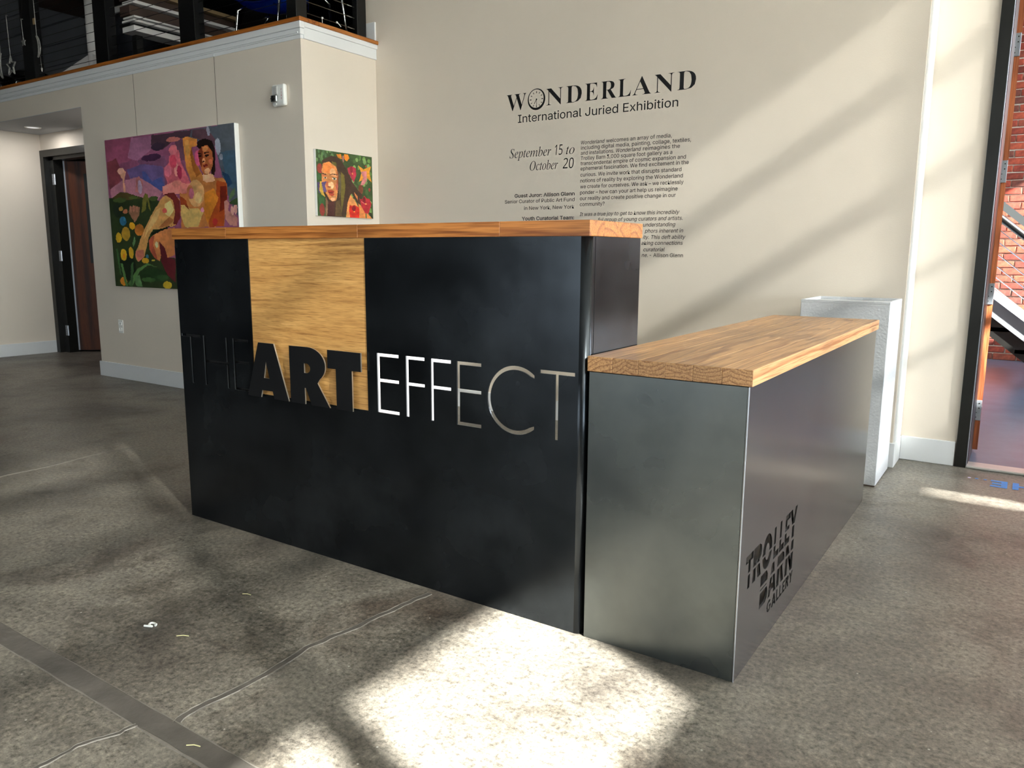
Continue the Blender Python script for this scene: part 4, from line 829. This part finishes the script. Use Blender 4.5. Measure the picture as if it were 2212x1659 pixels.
def canvas_mat():
    m, nt, b = mat('oil_paint'); a = nd(nt, 'ShaderNodeVertexColor'); a.layer_name = 'paint'
    lk(nt, a.outputs['Color'], b.inputs['Base Color']); b.inputs['Roughness'].default_value = 0.45
    tc = nd(nt, 'ShaderNodeTexCoord'); n = nd(nt, 'ShaderNodeTexNoise', Scale=120.0, Detail=3.0); lk(nt, tc.outputs['Object'], n.inputs['Vector'])
    bp = nd(nt, 'ShaderNodeBump', Strength=0.15, Distance=0.002); lk(nt, n.outputs['Fac'], bp.inputs['Height']); lk(nt, bp.outputs['Normal'], b.inputs['Normal']); return m
M_OIL = canvas_mat()
def painted_face(name, shapes, nx, ny, P, warp, parent):
    """P(u,v) gives the world point; colours are painted per face corner"""
    img = paint(shapes, nx, ny, warp)
    g = np.array([[P(i/nx, j/ny) for i in range(nx+1)] for j in range(ny+1)]).reshape(-1, 3)
    c = g.mean(0); verts = (g-c)
    idx = np.arange((nx+1)*(ny+1)).reshape(ny+1, nx+1)
    faces = np.stack([idx[:-1, :-1], idx[:-1, 1:], idx[1:, 1:], idx[1:, :-1]], -1).reshape(-1, 4)
    me = bpy.data.meshes.new(name); me.from_pydata(verts.tolist(), [], faces.tolist())
    ca = me.color_attributes.new('paint', 'FLOAT_COLOR', 'CORNER')
    cols = np.ones((nx*ny, 4, 4)); cols[:, :, :3] = img.reshape(-1, 1, 3)
    ca.data.foreach_set('color', cols.ravel())
    o = link(name, me, parent, M_OIL, Vector(c.tolist())-wpos(parent)); return o
pa = thing('figure_painting', 'large unframed canvas of a reclining nude figure among flowers', 'painting', (-2.803, 1.84, 0.82))
ax0, ax1, az0, az1 = -3.655, -1.956, 0.813, 2.020
part('canvas', box(nb(), ax0, ax1, 1.8125, YB-0.001, az0, az1, 0.004, 2), M_PLASTIC, pa, label='white canvas wrap around the stretcher')
painted_face('painted_surface', PAINT_A, 270, 200, lambda u, v: (ax0+0.001+(ax1-ax0-0.006)*u, 1.8115, az0+0.001+(az1-az0-0.002)*v), 5.0, pa)
for x in (-2.195, -3.235): part('hanging_wire', tube(nb(), [(x, YB-0.003, 2.02), (x, YB-0.003, 2.516)], 0.0012, 6), M_CABLE, pa)
part('rail_hook', box(nb(), -2.202, -2.188, YB-0.01, YB-0.004, 2.503, 2.522), M_WHITE, pa)
ps = thing('portrait_painting', 'small canvas portrait of a long haired woman among tulips', 'painting', (-1.265, 2.198, 1.36))
by0, by1, bz0, bz1 = 1.924, 2.472, 1.358, 1.806
part('canvas', box(nb(), XB+0.001, -1.2560, by0, by1, bz0, bz1, 0.003, 2), M_PLASTIC, ps, label='white canvas wrap')
painted_face('painted_surface', PAINT_B, 150, 124, lambda u, v: (-1.2552, by0+0.002+(by1-by0-0.003)*u, bz0+0.001+(bz1-bz0-0.002)*v), 4.0, ps)

# fire alarm sounder with strobe
fa = thing('fire_alarm', 'white wall fire alarm with strobe lens and red letters', 'alarm', (-1.484, YB, 2.09))
fx0, fx1, fz0, fz1 = -1.549, -1.424, 2.090, 2.231
part('housing', box(nb(), fx0, fx1, YB-0.035, YB-0.0005, fz0, fz1, 0.014, 4), M_PLASTIC, fa, smooth=False)
gr = part('sounder_grille', box(nb(), fx0+0.012, fx0+0.062, YB-0.041, YB-0.034, fz1-0.066, fz1-0.012, 0.006, 2), M_GREYPL, fa)
for k in range(5): part('slot', box(nb(), fx0+0.022, fx0+0.052, YB-0.0418, YB-0.0408, fz1-0.056+k*0.008, fz1-0.053+k*0.008), plain('slot_grey', srgb(150, 150, 150), .6) if k == 0 else bpy.data.materials['slot_grey'], gr)
bm = nb(); box(bm, fx0+0.012, fx0+0.070, YB-0.058, YB-0.034, fz0+0.022, fz0+0.070, 0.008, 2)
lens = part('strobe_lens', bm, plain('clear_strobe_lens', srgb(200, 205, 205), 0.05, metal=0.9), fa)
part('flash_tube', tube(nb(), [(fx0+0.02, YB-0.060, fz0+0.046), (fx0+0.062, YB-0.060, fz0+0.046)], 0.004, 8), M_BLACKMETAL, fa)
part('reflector', prism(nb(), [(fx0+0.03, fz0+0.03), (fx0+0.055, fz0+0.034), (fx0+0.05, fz0+0.064), (fx0+0.034, fz0+0.06)], 'Y', YB-0.0595, YB-0.0575), M_CHROME, fa)
part('screw_boss', tube(nb(), [(fx0+0.045, YB-0.034, fz0+0.012), (fx0+0.045, YB-0.040, fz0+0.012)], 0.006, 10), M_PLASTIC, fa)
for k, ch in enumerate('FIRE'):
    me = text_mesh(ch, F_SANS, offset=0.01)
    xs = [v.co.x for v in me.vertices]; ys = [v.co.y for v in me.vertices]; s = 0.011/ (max(ys)-min(ys))
    mx_, my_ = (max(xs)+min(xs))/2, (max(ys)+min(ys))/2
    for v in me.vertices: v.co = Vector(((v.co.x-mx_)*s, 0, (v.co.y-my_)*s))
    o = link('print_letter', me, fa, M_RED, Vector((fx1-0.024, YB-0.0356, fz1-0.038-k*0.019))-wpos(fa))
# wall outlet
ot = thing('wall_outlet', 'white wall socket low on the wall left of the big painting', 'outlet', (-3.686, YB, 0.405))
part('cover_plate', box(nb(), -3.722, -3.650, YB-0.006, YB-0.0003, 0.404, 0.520, 0.003), M_PLASTIC, ot)
for z in (0.487, 0.437):
    s_ = part('socket', box(nb(), -3.703, -3.669, YB-0.0078, YB-0.006, z-0.014, z+0.014, 0.004), M_PLASTIC, ot)
    for dx in (-0.007, 0.007): part('slot', box(nb(), -3.686+dx-0.0012, -3.686+dx+0.0012, YB-0.0082, YB-0.0077, z-0.004, z+0.006), M_BLACKMETAL, s_)

# ------------------------------------------------------------------ loft railing
rl = thing('cable_railing', 'black post railing with thin steel cables along the loft edge', 'railing', (-4.5, 1.95, 2.634))
def post(x0, x1, y0, y1): return part('post', box(nb(), x0, x1, y0, y1, 2.634, 3.72, 0.003), M_BLACKMETAL, rl)
for x in (-7.2, -6.18, -5.03, -3.815, -2.64, -1.445): post(x, x+0.095, 1.885, 1.98) if x > -1.5 else post(x, x+0.19, 1.885, 1.97)
post(-1.39, -1.34, 2.445, 2.535)
part('top_rail', box(nb(), -7.3, -1.34, 1.88, 1.98, 3.72, 3.77, 0.004), M_BLACKMETAL, rl); part('top_rail', box(nb(), -1.44, -1.34, 1.98, 2.545, 3.72, 3.77, 0.004), M_BLACKMETAL, rl)
for k in range(13):
    z = 2.707+k*0.0745
    part('cable', tube(nb(), [(-7.2, 1.925, z), (-1.40, 1.925, z)], 0.0022, 6), M_BLACKMETAL, rl)
    part('cable', tube(nb(), [(-1.372, 1.97, z), (-1.372, 2.445, z)], 0.0026, 6), M_CABLE, rl)
    part('cable_fitting', tube(nb(), [(-1.372, 2.375, z), (-1.372, 2.38, z), (-1.372, 2.42, z), (-1.372, 2.425, z)], [0.0026, 0.0055, 0.0055, 0.003], 8), M_CHROME, rl)
# zip ties on the lowest return cable
zt_ = thing('zip_tie', 'white zip tie hanging down from the lowest side cable', 'zip tie', (-1.368, 2.13, 2.634))
part('tail', tube(nb(), [(-1.367, 2.13, 2.709), (-1.366, 2.131, 2.65)], 0.0022, 6), M_PLASTIC, zt_); part('tie_head', box(nb(), -1.371, -1.362, 2.126, 2.136, 2.703, 2.713), M_PLASTIC, zt_)
zt2 = thing('zip_tie', 'short white zip tie sticking out near the end post', 'zip tie', (-1.368, 2.28, 2.69))
part('tail', tube(nb(), [(-1.364, 2.268, 2.713), (-1.360, 2.30, 2.688)], 0.0028, 6), M_PLASTIC, zt2); part('tie_head', box(nb(), -1.370, -1.361, 2.262, 2.272, 2.705, 2.716), M_PLASTIC, zt2)

# steel column in the loft
cl = part('loft_column', tube(nb(), [(-4.93, 3.0, 2.607), (-4.93, 3.0, 4.72)], 0.235, 28), plain('dark_grey_column', srgb(44, 46, 52), 0.45), smooth=True); tag(cl, 'thick round dark column standing in the loft', 'column')
# white leg frame of a height adjustable table
tb = thing('table_frame', 'white round table leg on a spreading foot behind the railing', 'table', (-4.385, 2.2, 2.607))
part('leg', tube(nb(), [(-4.385, 2.2, 2.73), (-4.385, 2.2, 3.33)], 0.058, 24), M_TABLEW, tb, smooth=True)
for z in (3.19, 3.12): part('bolt', tube(nb(), [(-4.425, 2.154, z), (-4.428, 2.145, z)], 0.006, 8), M_BLACKMETAL, tb)
bm = nb()
prism(bm, [(-4.90, 2.745), (-4.90, 2.765), (-4.42, 2.86), (-4.35, 2.86), (-4.12, 2.79), (-4.12, 2.745)], 'Y', 2.155, 2.245); part('foot', bm, M_TABLEW, tb)
for x in (-4.86, -4.16): part('caster', tube(nb(), [(x, 2.19, 2.676), (x, 2.215, 2.676)], 0.068, 16), M_BLACKMETAL, tb)
bm = nb(); box(bm, -4.33, -4.20, 2.17, 2.23, 3.05, 3.12); part('crossbar', box(bm, -4.33, -3.78, 2.19, 2.21, 3.16, 3.21), M_TABLEW, tb)
part('bracket', box(nb(), -4.52, -4.26, 2.1, 2.3, 3.33, 3.36, 0.01), M_BLACKMETAL, tb)
part('tabletop', box(nb(), -5.1, -3.75, 1.99, 2.6, 3.36, 3.39, 0.004), M_BEAM, tb)
# bench of white and brown boards
bn = thing('work_bench', 'stack of long white and brown boards on trestles in the loft', 'bench', (-3.6, 2.8, 2.607))
for (z0, z1, x0, x1, m) in ((3.215, 3.245, -3.62, -3.45, M_TAN), (3.15, 3.21, -3.64, -3.5, M_BEAM), (3.115, 3.14, -3.60, -3.44, M_TABLEW), (3.03, 3.11, -3.64, -3.5, M_BEAM), (3.005, 3.02, -3.60, -3.44, M_TABLEW), (2.975, 2.995, -3.62, -3.45, M_TABLEW), (2.95, 2.972, -3.66, -3.5, M_BLACK), (2.90, 2.945, -3.62, -3.45, M_TABLEW)):
    part('board', box(nb(), x0, x1, 2.02, 3.05, z0, z1, 0.002), m, bn)
for y in (2.1, 2.9): part('leg', box(nb(), -3.62, -3.56, y, y+0.06, 2.607, 2.90), M_BLACK, bn)
# black crate
cr = thing('storage_crate', 'black tapered storage crate in the loft left of the blue chair', 'crate', (-2.9, 2.95, 2.607))
bm = nb(); prism(bm, [(-3.75, 2.607), (-3.06, 2.607), (-3.06, 3.42), (-3.80, 3.42), (-3.88, 3.26)], 'Y', 3.40, 3.75); part('body', bm, M_BLACKMETAL, cr); part('lid', box(nb(), -3.79, -3.05, 3.39, 3.76, 3.42, 3.45, 0.004), M_BLACKMETAL, cr)

# blue shell chairs with chrome legs
def make_chair():
    t = thing('shell_chair', 'x', 'chair', (0, 0, 0), 'blue shell chairs in the loft')
    b_ = nb(); nx, ny = 12, 12; G = []
    for j in range(ny+1):
        row = []
        for i in range(nx+1):
            u = i/nx*2-1; v = j/ny
            x = u*0.23*(1-0.12*abs(2*v-1)**3); y = -0.22+0.44*v; z = 0.44+0.035*u*u+0.03*(2*v-1)**2-(0.03 if j == 0 else 0)
            row.append(b_.verts.new((x, y, z)))
        G.append(row)
    for j in range(ny):
        for i in range(nx): b_.faces.new((G[j][i], G[j][i+1], G[j+1][i+1], G[j+1][i]))
    r_ = bmesh.ops.solidify(b_, geom=b_.faces[:], thickness=0.012)
    part('seat', b_, M_BLUESEAT, t, smooth=True)
    b_ = nb(); G = []
    for j in range(9):
        row = []
        for i in range(11):
            u = i/10*2-1; v = j/8; row.append(b_.verts.new((u*0.22*(1-.15*v*v), 0.24+0.06*v-0.05*u*u, 0.53+0.32*v)))
        G.append(row)
    for j in range(8):
        for i in range(10): b_.faces.new((G[j][i], G[j][i+1], G[j+1][i+1], G[j+1][i]))
    bmesh.ops.solidify(b_, geom=b_.faces[:], thickness=0.012); part('backrest', b_, M_BLUESEAT, t, smooth=True)
    for sx in (-1, 1):
        part('leg', tube(nb(), [(sx*0.13, -0.16, 0.435), (sx*0.19, -0.19, 0.40), (sx*0.22, -0.23, 0.0)], 0.010, 8), M_CHROME, t, smooth=True)
        part('leg', tube(nb(), [(sx*0.13, 0.14, 0.435), (sx*0.19, 0.17, 0.40), (sx*0.22, 0.22, 0.0)], 0.010, 8), M_CHROME, t, smooth=True)
        part('back_bar', tube(nb(), [(sx*0.15, 0.12, 0.43), (sx*0.20, 0.22, 0.46), (sx*0.17, 0.28, 0.70)], 0.009, 8), M_CHROME, t, smooth=True)
    return t
c1_ = make_chair(); c2_ = copy_tree(c1_)
c1_.location = (-2.46, 2.62, 2.607); c1_.rotation_euler = (0, 0, math.radians(15)); c1_['label'] = 'blue shell chair with chrome legs left of the loft corner post'
c2_.location = (-1.80, 2.42, 2.607); c2_.rotation_euler = (0, 0, math.radians(60)); c2_['label'] = 'blue shell chair with chrome legs right of the loft corner post'
# black stools on the far left
st_ = thing('bar_stool', 'black topped stool with thin chrome legs nearest the left railing post', 'stool', (-6.72, 2.75, 2.607), 'black stools in the loft')
part('seat', tube(nb(), [(-6.72, 2.75, 2.607+.40), (-6.72, 2.75, 2.607+.41), (-6.72, 2.75, 2.607+.46), (-6.72, 2.75, 2.607+.475)], [0.17, 0.19, 0.19, 0.16], 24), M_BLACKMETAL, st_, smooth=False)
for k in range(4):
    a = PI/4+PI/2*k; dx, dy = math.cos(a), math.sin(a)
    part('leg', tube(nb(), [(-6.72+dx*.13, 2.75+dy*.13, 3.007), (-6.72+dx*.155, 2.75+dy*.155, 2.98), (-6.72+dx*.19, 2.75+dy*.19, 2.607)], 0.008, 8), M_CHROME, st_, smooth=True)
st2 = copy_tree(st_); st2.location = (-7.25, 2.62, 2.607); st2['label'] = 'black topped stool with chrome legs cut by the left picture edge'

# hanging tinsel ornaments outside the railing
M_TINSEL = plain('silver_tinsel', srgb(176, 174, 170), 0.35, metal=0.6, noise=0.4, nscale=120, bump=1.0, bscale=200)
def star_pts(cx_, cz_, R0, r0, rot=0): return [(cx_+(R0 if k % 2 == 0 else r0)*math.sin(rot+PI*k/5), cz_+(R0 if k % 2 == 0 else r0)*math.cos(rot+PI*k/5)) for k in range(10)]
def star(name, label, cx_, cz_, R0, ztop, wire=0.006, solid=False, y=1.79, rot=0):
    t = thing(name, label, 'ornament', (cx_, y, cz_), 'silver hanging ornaments')
    b_ = nb(); P = star_pts(cx_, cz_, R0, R0*0.45, rot)
    if solid: prism(b_, P, 'Y', y-0.004, y+0.004)
    else: tube(b_, [(p[0], y, p[1]) for p in P]+[(P[0][0], y, P[0][1]), (P[1][0], y, P[1][1])], wire, 6)
    part('star', b_, M_TINSEL, t)
    part('cord', tube(nb(), [(cx_, y, cz_+R0), (cx_-0.01, y, ztop)], 0.003, 6), M_TINSEL, t)
    part('hook', tube(nb(), [(cx_-0.01, y, ztop), (cx_+0.03, y-0.005, ztop-0.01)], 0.003, 6), M_TINSEL, t)
    part('clear_line', tube(nb(), [(cx_-0.01, y, ztop), (cx_-0.01, 1.8795, 3.74)], 0.0006, 4), M_CABLE, t)
star('star_ornament', 'largest silver outline star hanging above the left nosing', -5.065, 2.772, 0.085, 3.21, 0.008)
star('star_ornament', 'small solid silver star hanging between star and left post', -4.80, 2.945, 0.038, 3.14, solid=True)
star('star_ornament', 'silver star cut by the left picture edge', -5.31, 2.97, 0.045, 3.4, 0.006, y=1.74)
def crescent(name, label, cx_, cz_, R, ztop, y, a0=-72, a1=72, flip=1):
    t = thing(name, label, 'ornament', (cx_, y, cz_), 'silver hanging ornaments')
    o_ = [(cx_+flip*R*math.cos(math.radians(a))*0.72, y, cz_+R*math.sin(math.radians(a))) for a in np.linspace(a0, a1, 18)]
    i_ = [(cx_+flip*(R*0.80*math.cos(math.radians(a))*0.50)-flip*0.0, y, cz_+R*0.97*math.sin(math.radians(a))) for a in np.linspace(a1, a0, 18)]
    part('crescent', tube(nb(), o_+i_+[o_[0]], 0.0055, 6), M_TINSEL, t)
    part('cord', tube(nb(), [(cx_+flip*R*.25, y, cz_+R*.97), (cx_+flip*R*.2, y, ztop)], 0.003, 6), M_TINSEL, t)
    part('clear_line', tube(nb(), [(cx_+flip*R*.2, y, ztop), (cx_+flip*R*.2, 1.8795, 3.74)], 0.0006, 4), M_CABLE, t)
    return t
mo = crescent('moon_ornament', 'silver crescent moon hanging in front of the left post', -4.585, 2.875, 0.092, 3.30, 1.79)
part('tag', box(nb(), -4.60, -4.565, 1.785, 1.795, 3.06, 3.11), M_TAN, mo); part('pendant', tube(nb(), [(-4.53, 1.79, 2.79), (-4.525, 1.79, 2.70), (-4.523, 1.79, 2.685), (-4.522, 1.79, 2.66)], [0.0012, 0.002, 0.009, 0.003], 8), M_TINSEL, mo)
crescent('moon_ornament', 'silver crescent moon at the left picture edge behind the big star', -5.24, 2.80, 0.115, 3.35, 1.80, flip=-1)

# ------------------------------------------------------------------ hall beyond the doorway
bm = nb(); box(bm, 1.2, 5.5, 2.90, 8.0, 0.0, 0.003); struct('floor_hall', bm, plain('sky_tinted_concrete', srgb(84, 101, 122), 0.3, noise=0.22, nscale=5, bump=0.1, bscale=60))  # blue of the sky light on the hall concrete is put into this colour
wb = sgroup('wall_hall_brick', (3.0, 8.0, 0))
part('mortar', box(nb(), 1.2, 5.5, 8.0, 8.25, 0.0, 5.2), M_MORTAR, wb, pivot=False)
bw, bh, j = 0.205, 0.064, 0.012
bmeshes = []
for k in range(6):
    rnd = random.Random(k); b_ = nb(); box(b_, -bw/2, bw/2, -0.014, 0.006, -bh/2, bh/2, 0.004)
    for v in b_.verts: v.co += Vector((rnd.uniform(-.004, .004), rnd.uniform(-.003, .003), rnd.uniform(-.003, .003)))
    me = bpy.data.meshes.new('brick'); bmesh.ops.recalc_face_normals(b_, faces=b_.faces[:]); b_.to_mesh(me); b_.free(); me.materials.append(M_BRICK); bmeshes.append(me)
rest = nb(); base = wpos(wb); cnt = 0
for c in range(62):
    z = bh/2+0.006+c*(bh+j)
    for i in range(-8, 12):
        x = 2.5+i*(bw+j)+(0.5*(bw+j) if c % 2 else 0)
        if x < 1.35 or x > 5.35: continue
        if 2.40 <= x <= 3.12 and z < 3.95:
            o = bpy.data.objects.new('brick', bmeshes[(c*7+i*3) % 6]); COL.objects.link(o); o.parent = wb; o.location = Vector((x, 8.0, z))-base; cnt += 1
        else: box(rest, x-bw/2, x+bw/2, 7.987, 8.005, z-bh/2, z+bh/2)
o = part('brickwork', rest, M_BRICK, wb, pivot=False); o['kind'] = 'stuff'
# staircase against the brick
stt = thing('staircase', 'steel staircase with cable railing descending to the right by the brick wall', 'staircase', (3.0, 6.6, 0))
def sl(x, z0, s=-0.84): return z0+s*(x-2.62)
def slab_y(name, za, zb2, y0, y1, m, x0=1.4, x1=None, s=-0.78):
    xe = 2.62+(za/0.78 if x1 is None else x1-2.62)
    xe = min(xe, 3.35) if x1 is None else x1
    return part(name, prism(nb(), [(x0, sl(x0, za, s)), (xe, max(0, sl(xe, za, s))), (xe, max(0.0, sl(xe, zb2, s))), (x0, sl(x0, zb2, s))], 'Y', y0, y1), m, stt)
slab_y('stringer', 0.60, 0.76, 6.0, 6.03, M_GREYBEAM, x1=3.30)
slab_y('stringer_flange', 0.76, 0.785, 5.97, 6.05, M_TABLEW, x1=3.30)
slab_y('stringer_underside', 0.43, 0.60, 6.03, 6.12, M_BLACK, x1=3.15)
slab_y('stringer', 0.55, 0.76, 7.2, 7.23, M_GREYBEAM, x1=3.28)
slab_y('handrail', 1.50, 1.575, 6.0, 6.04, M_GREYPL and plain('grey_rail_paint', srgb(58, 62, 62), 0.4), x1=3.5, s=-0.84)
part('grab_rail', tube(nb(), [(1.4, 5.93, sl(1.4, 1.43)), (3.5, 5.93, sl(3.5, 1.43))], 0.03, 14), M_BLACKMETAL, stt, smooth=True)
for z in (1.33, 1.23, 1.13, 1.03, 0.94, 0.85): part('cable', tube(nb(), [(1.4, 6.02, sl(1.4, z, -.82)), (3.45, 6.02, sl(3.45, z, -.82))], 0.005, 6), M_CHROME, stt)
part('post', box(nb(), 3.42, 3.47, 6.0, 6.05, 0.0, 0.95), M_BLACK, stt); part('post', box(nb(), 1.95, 2.0, 6.0, 6.05, 1.2, 2.1), M_BLACK, stt)
for k in range(8):
    x = 3.2-k*0.235; part('tread', box(nb(), x-0.14, x+0.12, 6.03, 7.2, 0.10+k*0.183, 0.135+k*0.183), M_GALV, stt)
bm = nb(); box(bm, -1.0, 1.2, 3.3, 8.25, 0, ZC); struct('wall_hall_left', bm, M_CEIL)
bpy.context.view_layer.update()
